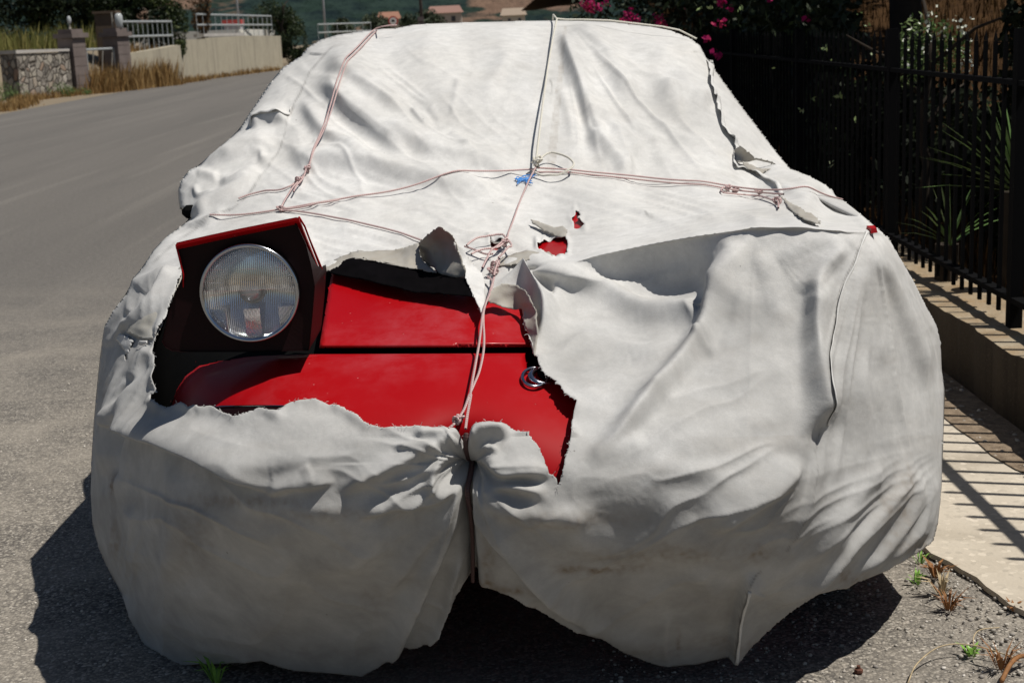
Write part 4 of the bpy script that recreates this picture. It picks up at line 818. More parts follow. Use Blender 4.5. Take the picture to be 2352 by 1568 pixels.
m_under = cloth_mat('cover_lining', (.40, .37, .31), (.30, .27, .22))
def blob(x, y, cx, cy, rx, ry, a=1): return a * np.exp(-((x - cx) / rx) ** 2 - ((y - cy) / ry) ** 2)
def stain(x, y):
    s = np.zeros(x.shape)
    for (cx, cy), rx, ry, a in [((1310,1305),28,9,.75),((1372,1308),20,8,.6),((1430,1308),60,12,.35),((1330,1190),160,22,.22),((1520,1270),170,26,.25),((1740,1270),30,22,.3),((2040,1180),40,60,.25),((2075,1120),20,60,.3),((1950,1330),60,25,.35),((1700,1480),120,18,.25),((1480,1500),80,18,.3),((560,1150),140,14,.28),((760,1180),160,18,.2),((860,1380),40,30,.18),((260,1110),9,25,.7),((262,1240),12,60,.3),((1120,1290),14,50,.4),((1180,1360),80,10,.4),((1100,1345),40,8,.5),((700,1500),200,20,.12),((440,1230),60,90,.15),((2100,1250),50,18,.35),((1560,1480),6,30,.3),((240,930),10,80,.25)]:
        s += blob(x, y, cx, cy, rx, ry, a)
    # beige translucent strip by the centre rope
    t = np.clip((y - 60) / 330, 0, 1); xc = 1287 + (1252 - 1287) * t + 12; s += .16 * (np.abs(x - xc) < (4 + 7 * t)) * (y > 60) * (y < 392)
    s *= 1.9 * (.75 + .5 * vnoise(x / 9, y / 9, 21)); s += .10 * np.clip(vnoise(x / 60, y / 25, 22), 0, 1) + .22 * np.clip(vnoise(x / 150, y / 60, 23) - .25, 0, 1) * (y > 1000)
    return np.clip(s, 0, 1)
def grime_shade(x, y):
    s = np.clip(.35 + .55 * vnoise(x / 190 + 2, y / 120, 91) + .3 * vnoise(x / 60, y / 45, 92), 0, 1)
    return np.clip(s * .45 + .52 * np.clip((y - 560) / 160, 0, 1) + .35 * np.clip((y - 960) / 300, 0, 1), 0, 1)  # patchy grime, plus shade painted into the front and lower cloth
SEAMS = [z1((2290,300),(2210,370),(2150,440),(2110,495),(2060,600),(2010,690),(1992,745),(1965,800),(1935,930),(1890,1040),(1790,1185),(1700,1310),(1610,1395),(1500,1462),(1400,1505)),
  z7((1618,145),(1560,290),(1490,440),(1452,620),(1425,720),(1382,870),(1386,950),(1416,1050)), z8((1398,130),(1382,250),(1345,460),(1290,590),(1236,690)), z8((1120,790),(1050,838),(1018,960),(1002,1080),(990,1190)),
  z4((1320,-10),(1200,78),(1130,112),(1000,195),(870,285),(760,380),(640,500)), z2((1440,540),(1452,590),(1442,630)), z2((2090,1465),(2110,1480),(2140,1482)), z6((1742,640),(1640,860),(1540,1080),(1440,1310)), z6((1756,880),(1695,1000),(1662,1180)), z8((1905,440),(1840,620),(1700,760)), z8((1765,400),(1640,560),(1440,760),(1200,980))]
SEAM_A = [.75, .85, .6, .8, .6, .9, .7, .35, .5, .25, .2]
def seam(x, y):
    s = np.zeros(x.shape)
    for c, a in zip(SEAMS, SEAM_A):
        c = [tuple(p) for p in cat_rom(c, 5)]; d, _, _ = nearest(x, y, c, closed=False); s = np.maximum(s, a * np.exp(-(d / 1.9) ** 2) * (.55 + .45 * vnoise(x / 9, y / 9, 77)))
    return np.clip(s, 0, 1)
cover = empty('car_cover', (0, 3.2, 0), 'torn off-white fabric cover draped and tied over the whole car at the roadside', 'car cover')
def lift(x, y):
    h = displacement(x, y)
    d, _, _ = nearest(x, y, HOLE)
    up = np.exp(-(d / 16) ** 2) * (.007 + .006 * vnoise(x / 30, y / 30, 31)); up *= (y < 1000)
    h = h + up
    for hp in (H1, H2, H3):
        d, _, _ = nearest(x, y, hp); h = h + np.exp(-(d / 8) ** 2) * .008 * (.5 + vnoise(x / 14, y / 14, 33))
    return h
cloth, GRID = sheet('fabric_sheet', OUT, HOLES, 3.3, Yfun, lift, m_cloth, cover, thick=.0011, attrs={'stain': stain, 'grime_shade': grime_shade, 'seam': seam})
def onsurf(x, y, off=0.0):
    gx, gy, Pw, nn = GRID
    fx = (x - gx[0]) / (gx[1] - gx[0]); fy = (y - gy[0]) / (gy[1] - gy[0]); i = int(np.clip(fy, 0, len(gy) - 2)); j = int(np.clip(fx, 0, len(gx) - 2)); a = fx - j; b = fy - i
    q = lambda A: (A[i, j] * (1 - a) + A[i, j + 1] * a) * (1 - b) + (A[i + 1, j] * (1 - a) + A[i + 1, j + 1] * a) * b
    return V(q(Pw) + q(nn) * off)
# side and rear skirts: the same cloth carried back over the car
ring = [np.array(p) for p in rough_poly(OUT_TOP[1:], 0, 22, 1, closed=False)] + [np.array(OUT_TOP[-1])]
rx = np.array([p[0] for p in ring], float); ry = np.array([p[1] for p in ring], float)
R0 = PY(rx, ry, Yfun(rx, ry)); rings = [R0]
for k, yy in enumerate([.12, .3, .5, .7, .86, .95, 1.0]):
    Rk = R0.copy(); Rk[:, 1] = R0[:, 1] + (7.05 - R0[:, 1]) * yy
    zc = np.clip((Rk[:, 1] - 5.5) / 1.6, 0, 1); sh = 1 - .35 * zc ** 2 - .25 * (k > 5)
    Rk[:, 2] = np.where(R0[:, 2] > .3, .3 + (R0[:, 2] - .3) * sh, R0[:, 2] * (1 - .3 * zc)); Rk[:, 0] *= (1 - .05 * yy - .12 * (k > 4) - .15 * (k > 5))
    Rk[:, 0] += .015 * vnoise(ry / 40 + k * .3, np.full(ry.shape, k * 1.3), 8)
    rings.append(Rk)
n = len(ring); vs = np.concatenate(rings); fs = [(k * n + i, k * n + i + 1, (k + 1) * n + i + 1, (k + 1) * n + i) for k in range(len(rings) - 1) for i in range(n - 1)]
last = (len(rings) - 1) * n
vs = np.concatenate([vs, [[0, 7.08, .45]]]); fs += [(last + i, last + i + 1, len(vs) - 1) for i in range(n - 1)]
sk = mesh('fabric_skirt', vs, fs, m_cloth, cover, True, {'grime_shade': np.full(len(vs), .5)}); sk.modifiers.new('sub', 'SUBSURF').levels = 1; sk.modifiers['sub'].render_levels = 1
# ================================================================ the car under the cover
def paint(name, c, coat=1.0, rough=.35):
    m, nt, b = newmat(name); nz = noise(nt, 2.5, 5, .6); nf = noise(nt, 14, 6, .7)
    cc = mixc(nt, ramp(nt, nz, [(.4, 0), (.75, .5)]), c, tuple(min(1, q * 1.1 + .012) for q in c))
    du = N(nt, 'ShaderNodeMath', operation='MULTIPLY'); L(nt, ramp(nt, nz, [(.45, 0), (.65, 1)]), du.inputs[0]); L(nt, ramp(nt, nf, [(.40, 0), (.72, .5)]), du.inputs[1])
    cc = mixc(nt, du.outputs[0], cc, (.40, .07, .085))
    v = N(nt, 'ShaderNodeTexVoronoi', feature='F1'); v.inputs['Scale'].default_value = 28; g = N(nt, 'ShaderNodeNewGeometry'); L(nt, g.outputs['Position'], v.inputs['Vector']); cc = mixc(nt, ramp(nt, v.outputs['Distance'], [(.03, .6), (.05, 0)]), cc, (.5, .2, .2))
    L(nt, cc, b.inputs['Base Color']); b.inputs['Roughness'].default_value = rough; b.inputs['Coat Weight'].default_value = coat; b.inputs['Coat Roughness'].default_value = .12
    b.inputs['Specular IOR Level'].default_value = .12
    return m
m_red = paint('red_paint', (.33, .0005, .003), .08, .5)
m_black = plain('black_plastic', (.003, .003, .003), .8, 0, .2, 30, .05); 
m_bgloss = plain('black_gloss', (.010, .0015, .002), .55, 0, .2, 30, .15)
car = empty('parked_car', (0, 4.7, 0), 'red sports car with one pop-up headlight bared under the torn cover', 'car')
def off_y(d, extra=None):
    return lambda x, y: Ybase(x, y) + d + (extra(x, y) if extra else 0)
def edge_round(line, wd, A):
    def f(x, y):
        d, _, _ = nearest(x, y, line, closed=False); q = np.clip(1 - d / wd, 0, 1); return A * (1 - np.sqrt(np.clip(1 - q * q, 0, 1)))
    return f
waist = lambda x, y: .11 * np.exp(-((x - 1068) / 80) ** 2 - ((y - 1120) / 110) ** 2)
nose_top = [(352,1160),(372,960),(392,930),(404,893),(424,862),(456,838),(520,824),(600,817),(735,813),(1000,812),(1204,811),(1214,850),(1300,872)]
NOSE = nose_top + [(1420,890),(1420,1190),(352,1190)]
er_a = edge_round(nose_top[6:], 16, .03); er_b = edge_round(nose_top[:9], 95, .15); er = lambda x, y: er_a(x, y) * (x > 470) + er_b(x, y) * np.clip((640 - x) / 120, 0, 1)
sheet('bumper', NOSE, [], 5, off_y(.042, lambda x, y: er(x, y) + waist(x, y)), None, m_red, car)
HOOD = [(733,799),(757,653),(768,590),(776,520),(800,500),(1500,480),(1500,700),(1400,797),(1236,797)]
er2 = edge_round([(776,520),(768,590),(757,653),(733,799),(1236,797),(1400,797)], 7, .02)
sheet('bonnet', HOOD, [], 5, off_y(.042, lambda x, y: er2(x, y) + .05 * np.clip((x - 1285) / 20, 0, 1) * np.clip((y - 572) / 10, 0, 1) + .03 * np.clip((x - 1352) / 30, 0, 1)), None, m_red, car)
FEN = [(335,760),(352,770),(385,770),(415,790),(440,815),(452,832),(420,856),(400,885),(390,925),(372,950),(335,960)]
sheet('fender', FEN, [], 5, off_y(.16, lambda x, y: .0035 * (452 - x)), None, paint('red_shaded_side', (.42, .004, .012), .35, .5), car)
WELL = [(345,775),(360,740),(430,590),(790,500),(1520,470),(1520,830),(1300,880),(1204,830),(735,835),(600,838),(500,850),(440,880),(405,930),(380,980),(345,980)]
sheet('headlight_well', WELL, [], 12, off_y(.17), None, m_black, car)
# hull behind everything, closed, a little smaller than the cover
hr = [np.array(p, float) for p in OUT_TOP[4:-3]]; cen = np.array([1180., 760.]); hq = np.array([cen + (p - cen) * (1 - 34 / np.linalg.norm(p - cen)) for p in hr])
hq = np.concatenate([hq, [[1900, 1290], [1500, 1330], [1180, 1280], [700, 1330], [380, 1300]]]); hy_ = Ybase(hq[:, 0], hq[:, 1]) + .26; H0 = PY(hq[:, 0], hq[:, 1], hy_); rr_ = [H0]
for k in (.3, .6, .85, 1):
    Rk = H0.copy(); Rk[:, 1] += (6.95 - Rk[:, 1]) * k; Rk[:, 0] *= 1 - .08 * k; Rk[:, 2] = .22 + (np.maximum(Rk[:, 2], .22) - .22) * (1 - .35 * max(0, k - .5)); rr_.append(Rk)
m_ = len(hq); vs = np.concatenate(rr_); fs = [(k * m_ + i, k * m_ + (i + 1) % m_, (k + 1) * m_ + (i + 1) % m_, (k + 1) * m_ + i) for k in range(4) for i in range(m_)] + [tuple(range(4 * m_, 5 * m_))]
mesh('body', vs, fs, m_red, car)
sheet('inner_panel', [tuple(q) for q in hq], [], 24, off_y(.24, lambda x, y: waist(x, y)), None, m_black, car)
# wheels
m_tyre = plain('tyre_rubber', (.012, .012, .012), .85, 0, .3, 30); m_rim = plain('rim_alloy', (.3, .3, .31), .35, .9)
def ylathe(prof, c, n=40, s=1):
    mb = MB(); vs = [(c[0] + s * h, c[1] + r * math.cos(6.2832 * k / n), c[2] + r * math.sin(6.2832 * k / n)) for r, h in prof for k in range(n)]
    mb.add(vs, [(i * n + k, i * n + (k + 1) % n, (i + 1) * n + (k + 1) % n, (i + 1) * n + k) for i in range(len(prof) - 1) for k in range(n)]); return mb
for sx in (-1, 1):
    for y in (3.35, 5.85):
        c = (sx * .70, y, .30); wobj = ylathe([(.19, .09), (.27, .10), (.295, .07), (.30, .03), (.30, -.03), (.295, -.07), (.27, -.10), (.19, -.09)], c, 40, sx).build('wheel', m_tyre, car, True)
        ylathe([(.001, .03), (.04, .05), (.05, .03), (.15, .02), (.185, .08), (.195, .088)], c, 40, sx).build('rim', m_rim, wobj, True)
# the raised pod of the bared headlight
LY = 2.735
pod = empty('headlight_pod', (-.6, LY, .75)); pod.parent = car; pod.matrix_parent_inverse = world_of(car).inverted()
LC = V(PY(573, 673, LY)); LR = .0905
face = [(408,560),(550,529),(684,502),(704,560),(717,612),(724,655),(719,720),(711,803),(560,806),(400,806),(372,790),(392,700),(421,634),(414,590)]
FC = [V(PY(x, y, LY + .012 + .03 * (y < 540))) for x, y in face]
def on_face(a):
    d = Vector((math.cos(a), 0, math.sin(a))); best = .3
    for i in range(len(FC)):
        p, q = FC[i], FC[(i + 1) % len(FC)]; ex, ez = q.x - p.x, q.z - p.z; den = d.x * ez - d.z * ex
        if abs(den) < 1e-9: continue
        wx, wz = p.x - LC.x, p.z - LC.z; t = (wx * ez - wz * ex) / den; u = (wx * d.z - wz * d.x) / den
        if t > 0 and -1e-6 <= u <= 1 + 1e-6: best = min(best, t) if best != .3 else t
    return LC + d * best
nA = 96; vs = []
for k in range(nA):
    a = 6.2832 * k / nA; d = Vector((math.cos(a), 0, math.sin(a))); o_ = on_face(a); vs += [LC + d * (LR + .001) + Vector((0, .02, 0)), LC + d * (LR + .001) + Vector((0, .06, 0)), LC + d * (LR + .006) + Vector((0, .014, 0)), o_ + Vector((0, .010, 0)), o_ + Vector((0, .004, 0)), o_ + Vector((0, .20, -.12 * min(1, max(0, (o_.z - LC.z - .02) / .08))))]
fs = []
for k in range(nA):
    j = (k + 1) % nA; 
    for a, b_ in ((1, 0), (0, 2), (2, 3), (3, 4), (4, 5)): fs.append((6 * k + a, 6 * j + a, 6 * j + b_, 6 * k + b_))
mesh('pod_housing', vs, fs, m_bgloss, pod)
# lid: curved red cover plate, front edge and folded right rim
lid_f = [(403,563),(406,557),(480,540),(550,525),(620,511),(680,499),(687,500)]; lf = [V(PY(x, y, LY - .004)) for x, y in lid_f]
mb = MB(); k = len(lf); th = Vector((0, 0, -.0065)); bk = Vector((0, .26, -.15)); top = lf; vs = list(top) + [p + th for p in top] + [p + bk for p in top] + [p + bk + th for p in top]
mb.add(vs, [(i, i + 1, k + i + 1, k + i) for i in range(k - 1)] + [(2 * k + i, 2 * k + i + 1, i + 1, i) for i in range(k - 1)] + [(k + i, k + i + 1, 3 * k + i + 1, 3 * k + i) for i in range(k - 1)] + [(0, k, 3 * k, 2 * k), (k - 1, 2 * k - 1, 4 * k - 1, 3 * k - 1)])
mb.build('lid', m_red, pod)
rim_q = [(687,499),(700,520),(712,552),(724,582),(736,612),(743,636),(745,655)]; mb = MB(); mb.tube([V(PY(x, y, LY + .002 + .2 * i / 6)) for i, (x, y) in enumerate(rim_q)], [.002, .002, .002, .0025, .003, .0025, .001], 8); mb.build('lid_rim', m_red, pod, True)
mb = MB(); rv = [V(PY(x, y, LY + .003)) for x, y in [(404,562),(412,592),(421,630),(421,660)]]; mb.tube(rv, [.0015, .002, .0015, .001], 6); mb.build('lid_rim', m_red, pod, True)
# sealed beam lamp
lamp = bpy.data.objects.new('headlight', None); col.objects.link(lamp); lamp.location = LC; lamp.parent = pod; lamp.matrix_parent_inverse = world_of(pod).inverted()
lampz = lambda r: -.016 * (1 - (r / LR) ** 2)
def disc_grid(n_r, n_a, fz):
    vs = [(0, fz(0, 0, 0), 0)]; fs = []
    for i in range(1, n_r + 1):
        r = LR * i / n_r
        for k in range(n_a):
            a = 6.2832 * k / n_a; x, z = r * math.cos(a), r * math.sin(a); vs.append((x, fz(r, x, z), z))
    for k in range(n_a): fs.append((0, 1 + (k + 1) % n_a, 1 + k))
    for i in range(1, n_r):
        for k in range(n_a): a = 1 + (i - 1) * n_a; b_ = 1 + i * n_a; fs.append((a + k, a + (k + 1) % n_a, b_ + (k + 1) % n_a, b_ + k))
    return vs, fs
m_lens, nt, b = newmat('lens_glass')
out = nt.nodes['Material Output']; tr_ = N(nt, 'ShaderNodeBsdfTransparent'); tr_.inputs[0].default_value = (.93, .95, .97, 1); gl = N(nt, 'ShaderNodeBsdfGlossy'); gl.inputs['Roughness'].default_value = .06; gl.inputs[0].default_value = (.95, .97, 1, 1)
tcN = N(nt, 'ShaderNodeTexCoord'); sx_ = N(nt, 'ShaderNodeSeparateXYZ'); L(nt, tcN.outputs['Object'], sx_.inputs[0])
def mth(nt, op, a, b=None):
    m = N(nt, 'ShaderNodeMath', operation=op)
    for i, q in enumerate((a, b)):
        if q is None: continue
        if isinstance(q, (int, float)): m.inputs[i].default_value = q
        else: L(nt, q, m.inputs[i])
    return m.outputs[0]
def lens_height(nt):
    tc = N(nt, 'ShaderNodeTexCoord'); s = N(nt, 'ShaderNodeSeparateXYZ'); L(nt, tc.outputs['Object'], s.inputs[0]); X, Z = s.outputs[0], s.outputs[2]
    rib = mth(nt, 'ABSOLUTE', mth(nt, 'SINE', mth(nt, 'MULTIPLY', X, 820.0)))
    rib2 = mth(nt, 'ABSOLUTE', mth(nt, 'SINE', mth(nt, 'MULTIPLY', mth(nt, 'ADD', X, mth(nt, 'MULTIPLY', Z, .15)), 1300.0)))
    lo_ = mth(nt, 'LESS_THAN', Z, -.028); up_ = mth(nt, 'GREATER_THAN', Z, .008); blk = mth(nt, 'GREATER_THAN', mth(nt, 'SINE', mth(nt, 'ADD', mth(nt, 'MULTIPLY', X, 95), 1.2)), 0.1)
    blz = mth(nt, 'GREATER_THAN', mth(nt, 'SINE', mth(nt, 'MULTIPLY', Z, 130)), 0)
    h = mth(nt, 'ADD', mth(nt, 'MULTIPLY', rib, mth(nt, 'ADD', up_, .25)), mth(nt, 'MULTIPLY', mth(nt, 'MULTIPLY', rib2, lo_), blk))
    return mth(nt, 'ADD', h, mth(nt, 'MULTIPLY', mth(nt, 'MULTIPLY', blk, blz), .9)), X, Z, lo_, blk
h_, X_, Z_, lo_, blk_ = lens_height(nt)
bn = N(nt, 'ShaderNodeBump'); bn.inputs['Strength'].default_value = .8; bn.inputs['Distance'].default_value = .0016; L(nt, h_, bn.inputs['Height']); L(nt, bn.outputs[0], gl.inputs['Normal'])
fr = N(nt, 'ShaderNodeFresnel'); fr.inputs[0].default_value = 1.6; L(nt, bn.outputs[0], fr.inputs['Normal']); df = N(nt, 'ShaderNodeBsdfDiffuse'); df.inputs[0].default_value = (.6, .63, .66, 1); mx0 = N(nt, 'ShaderNodeMixShader'); L(nt, mth(nt, 'ADD', .03, mth(nt, 'MULTIPLY', h_, .07)), mx0.inputs[0]); L(nt, tr_.outputs[0], mx0.inputs[1]); L(nt, df.outputs[0], mx0.inputs[2])
mx = N(nt, 'ShaderNodeMixShader'); L(nt, mth(nt, 'ADD', mth(nt, 'MULTIPLY', fr.outputs[0], 1.1), .05), mx.inputs[0]); L(nt, mx0.outputs[0], mx.inputs[1]); L(nt, gl.outputs[0], mx.inputs[2]); L(nt, mx.outputs[0], out.inputs[0])
vs, fs = disc_grid(24, 72, lambda r, x, z: lampz(r)); o = mesh('lens', vs, fs, m_lens, None, True); o.location = LC; o.parent = lamp; o.matrix_parent_inverse = world_of(lamp).inverted()
m_refl, nt, b = newmat('reflector'); b.inputs['Metallic'].default_value = 1; b.inputs['Base Color'].default_value = (.93, .94, .96, 1); b.inputs['Roughness'].default_value = .11
h_, X_, Z_, lo_, blk_ = lens_height(nt); bump(nt, b, h_, 1.0, .0045)
vs, fs = disc_grid(24, 72, lambda r, x, z: .058 - .05 * (r / LR) ** 2); o = mesh('reflector', vs, fs, m_refl, None, True); o.location = LC; o.parent = lamp; o.matrix_parent_inverse = world_of(lamp).inverted()
mb = MB(); mb.tube([(0, .055, 0), (0, .03, 0)], [.026, .026], 20); mb.tube([(0, .03, 0), (0, .012, 0)], [.022, .016], 20); o = mb.build('bulb_shield', plain('shield', (.42, .42, .43), .3, .6), None, True); o.location = LC; o.parent = lamp; o.matrix_parent_inverse = world_of(lamp).inverted()
n = 80; vs = []; fs = []; prof = [(LR - .002, -.001), (LR + .002, -.006), (LR + .0055, -.003), (LR + .006, .006), (LR + .002, .02)]
for r, y in prof: vs += [(r * math.cos(6.2832 * k / n), y, r * math.sin(6.2832 * k / n)) for k in range(n)]
fs = [(i * n + k, i * n + (k + 1) % n, (i + 1) * n + (k + 1) % n, (i + 1) * n + k) for i in range(4) for k in range(n)]
m_chrome = plain('chrome', (.42, .44, .48), .2, 1, .05, 40); o = mesh('rim', vs, fs, m_chrome, None, True); o.location = LC; o.parent = lamp; o.matrix_parent_inverse = world_of(lamp).inverted()
lamp.name = 'headlight'
# indicator below the bumper lip
IND = z6((600,212),(640,204),(780,203),(910,203),(935,210),(930,260),(880,300),(640,300)); sheet('indicator_lamp', IND, [], 4, off_y(.034), None, m_bgloss, car)
mb = MB(); mb.tube([V(PY(x, y, float(Ybase(x, y)) + .031)) for x, y in z6((605,212),(700,208),(800,206),(925,207))], .0016, 6); mb.build('indicator_trim', m_chrome, car)
# emblem: ring with a comma shaped inner mark
ec = z5((1812,1388))[0]; ye = float(Ybase(*ec)) + .036
o_ = V(PY(ec[0], ec[1], ye)); tx = (V(PY(ec[0] + 10, ec[1], float(Ybase(ec[0] + 10, ec[1])) + .036)) - o_).normalized(); ty = (V(PY(ec[0], ec[1] - 10, float(Ybase(ec[0], ec[1] - 10)) + .036)) - o_).normalized(); nz_ = tx.cross(ty).normalized(); nz_ = nz_ if nz_.y < 0 or nz_.z > 0 else -nz_; ty = nz_.cross(tx)
def eq(x, y, h=.004):   # z5 pixel on the badge plane
    q = z5((x, y))[0]; d = ray(*q); d = V(d); c = Vector((0, 0, CAMH)); t = (o_ + nz_ * h - c).dot(nz_) / d.dot(nz_); return c + d * t
em = empty('emblem', o_); em.parent = car; em.matrix_parent_inverse = world_of(car).inverted()
ringp = [eq(1812 + 100 * math.cos(a), 1388 + 72 * math.sin(a)) for a in np.linspace(0, 6.2832, 49)]
MB().tube(ringp, .0036, 10, False).build('ring', m_chrome, em, True)
cm = cat_rom([tuple(eq(*p, .005)) for p in ((1845,1325),(1800,1342),(1778,1372),(1790,1405),(1830,1428),(1880,1436),(1935,1440))], 6); nC = len(cm)
MB().tube([Vector(p) for p in cm], [.0012 + .0052 * math.sin(math.pi * min(1, .12 + .88 * i / (nC - 1))) for i in range(nC)], 10).build('inner_mark', m_chrome, em, True)
cm = [eq(*p, .003) for p in ((1845,1330),(1860,1360),(1890,1385),(1910,1400))]; MB().tube(cm, [.004, .008, .008, .004], 8).build('badge_field', m_black, em, True)
# right pod corner poking through the cover
kp = onsurf(2003, 535, .004); mb = MB(); mb.add([kp + Vector(p) for p in ((-.007, -.012, 0), (.007, -.012, .001), (.009, .02, .004), (-.009, .02, .004), (-.006, -.010, .010), (.005, -.010, .010), (.008, .02, .012), (-.008, .02, .012))], [(0, 3, 2, 1), (4, 5, 6, 7), (0, 1, 5, 4), (1, 2, 6, 5), (2, 3, 7, 6), (3, 0, 4, 7)]); mb.build('lid_corner', m_red, car)
mb = MB(); mb.box((-.022, -.02, -.018), (.022, .02, .018), None, V(PY(437, 486, 4.02))); o = mb.build('side_mirror', m_black, car); o.modifiers.new('b', 'BEVEL').width = .012
# ================================================================ torn flaps of the cover
def flap(name, poly, cps, mat, jag=1.5, step=3.5, seed=1, thick=.0016, dsp=True):
    pts = [(p[0], p[1], float(Ybase(p[0], p[1])) + p[2]) for p in cps]; yf = tps(pts, 1e-5) if len(pts) > 3 else None
    pl_ = rough_poly([(p[0], p[1]) for p in poly], jag, 6, seed)
    o, _ = sheet(name, pl_, [], step, yf, (lambda x, y: .0015 * vnoise(x / 14, y / 12, seed + 70) + .003 * vnoise(x / 45, y / 30, seed + 71)) if dsp else None, mat, cover, thick, attrs={'stain': lambda x, y: np.clip(.25 * vnoise(x / 20, y / 20, seed + 60), 0, 1)})
    return o
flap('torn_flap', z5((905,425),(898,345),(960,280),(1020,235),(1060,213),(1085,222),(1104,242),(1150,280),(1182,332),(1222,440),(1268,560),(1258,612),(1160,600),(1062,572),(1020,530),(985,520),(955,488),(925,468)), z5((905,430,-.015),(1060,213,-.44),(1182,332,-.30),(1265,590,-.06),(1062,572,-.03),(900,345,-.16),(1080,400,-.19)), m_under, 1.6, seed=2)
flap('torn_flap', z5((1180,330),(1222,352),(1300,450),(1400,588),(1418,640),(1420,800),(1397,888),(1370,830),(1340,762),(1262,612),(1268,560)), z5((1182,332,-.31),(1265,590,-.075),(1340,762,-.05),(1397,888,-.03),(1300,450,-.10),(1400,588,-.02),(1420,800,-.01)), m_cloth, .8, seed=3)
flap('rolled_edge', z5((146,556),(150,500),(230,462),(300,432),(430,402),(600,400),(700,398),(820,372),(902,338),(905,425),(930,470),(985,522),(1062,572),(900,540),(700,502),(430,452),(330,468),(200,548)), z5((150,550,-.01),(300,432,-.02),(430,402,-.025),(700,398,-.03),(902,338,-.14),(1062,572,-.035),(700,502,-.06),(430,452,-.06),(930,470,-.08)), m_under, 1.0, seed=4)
m_shaded_lining = plain('shaded_lining', (.003, .0025, .003), .95, 0, .3, 20, .03)  # near-black colour paints the shade on this fold of pale cloth
flap('rolled_edge', z5((160,560),(200,545),(330,466),(430,450),(700,500),(1065,570),(1258,610),(1342,765),(1240,748),(1000,722),(850,706),(600,655),(400,608),(260,584)), z5((160,560,-.01),(430,450,-.05),(700,500,-.05),(1065,570,-.03),(1342,765,-.05),(1000,722,-.035),(600,655,-.03),(260,584,-.02),(1258,610,-.05)), m_shaded_lining, .8, seed=5)
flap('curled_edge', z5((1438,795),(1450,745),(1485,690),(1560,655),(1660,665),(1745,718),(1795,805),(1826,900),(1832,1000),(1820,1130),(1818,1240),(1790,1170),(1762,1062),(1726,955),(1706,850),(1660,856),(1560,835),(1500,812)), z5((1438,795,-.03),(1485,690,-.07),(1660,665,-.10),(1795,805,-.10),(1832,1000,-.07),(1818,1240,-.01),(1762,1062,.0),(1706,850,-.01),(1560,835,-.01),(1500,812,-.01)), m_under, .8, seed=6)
flap('torn_scrap', z5((1778,158),(1830,168),(1900,192),(1960,212),(2030,205),(2068,232),(2055,285),(2010,296),(1960,272),(1900,240),(1840,212),(1790,190)), z5((1778,158,-.03),(1900,192,-.04),(2068,232,-.04),(2010,296,-.015),(1900,240,-.02),(1790,190,-.02)), m_under, 2, seed=7)
flap('torn_scrap', z5((1470,500),(1560,450),(1640,420),(1750,398),(1850,408),(1920,400),(1948,432),(1860,432),(1780,452),(1700,492),(1620,512),(1500,512)), z5((1470,500,-.03),(1640,420,-.035),(1850,408,-.03),(1948,432,-.03),(1780,452,-.045),(1500,512,-.04)), m_under, 1.5, seed=8)
flap('torn_scrap', z5((1458,288),(1480,310),(1520,288),(1572,298),(1568,352),(1535,334),(1490,338),(1470,325)), z5((1458,288,-.03),(1572,298,-.03),(1568,352,-.02),(1470,325,-.01)), m_under, 1.2, seed=9)
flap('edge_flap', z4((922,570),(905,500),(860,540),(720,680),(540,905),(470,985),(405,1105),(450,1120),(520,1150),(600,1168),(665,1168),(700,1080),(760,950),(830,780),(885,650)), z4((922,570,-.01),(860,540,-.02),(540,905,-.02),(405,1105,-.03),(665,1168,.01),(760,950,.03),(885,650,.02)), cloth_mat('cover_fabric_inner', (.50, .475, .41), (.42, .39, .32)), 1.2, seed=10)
flap('edge_flap', z4((330,1165),(365,1115),(470,1180),(402,1296)), z4((330,1165,-.01),(365,1115,-.02),(470,1180,-.015),(402,1296,-.012)), m_cloth, .8, seed=11)
flap('edge_flap', z4((510,1210),(550,1182),(600,1180),(600,1200),(560,1215)), z4((510,1210,-.01),(550,1182,-.02),(600,1180,-.01),(560,1215,-.01)), m_cloth, .8, seed=12)
flap('seam_flap', z3((372,1022),(405,998),(440,1018),(512,1076),(600,1098),(684,1130),(600,1110),(520,1090),(470,1105),(400,1112),(376,1100)), z3((372,1022,-.02),(405,998,-.10),(512,1076,-.06),(684,1130,-.01),(470,1105,-.01),(400,1112,-.01)), m_under, .5, seed=13)
flap('seam_flap', z3((430,1103),(560,1150),(640,1146),(600,1160),(545,1190),(500,1165),(430,1135)), z3((430,1103,-.03),(560,1150,-.03),(640,1146,-.02),(545,1190,-.01),(430,1135,-.01)), m_under, .5, seed=14)
flap('seam_flap', z3((690,1338),(760,1385),(850,1430),(905,1465),(965,1532),(930,1530),(850,1505),(790,1460),(740,1410)), z3((690,1338,-.02),(850,1430,-.06),(965,1532,-.01),(850,1505,-.005),(740,1410,-.005)), m_under, .6, seed=15)
def ribbon(name, pts, base, lift_, mat=m_cloth, lbase=-.002):
    c = cat_rom([(p[0], p[1]) for p in pts], 8); vs = []; k = len(c)
    for i, (x, y) in enumerate(c):
        t = i / (k - 1); f = min(1, t * 6, (1 - t) * 6) * (.7 + .4 * math.sin(i * .7) * math.sin(i * .23 + 1)); 
        a = onsurf(x, y, .0015 + lift_ * f); m2 = onsurf(x + base[0] * .5, y + base[1] * .5, .0015 + lift_ * .75 * f); b_ = onsurf(x + base[0], y + base[1], lbase); vs += [a, m2, b_]
    o = mesh(name, vs, [(3 * i + j, 3 * i + j + 1, 3 * i + j + 4, 3 * i + j + 3) for i in range(k - 1) for j in range(2)], mat, cover, True); o.modifiers.new('t', 'SOLIDIFY').thickness = .0012; return o
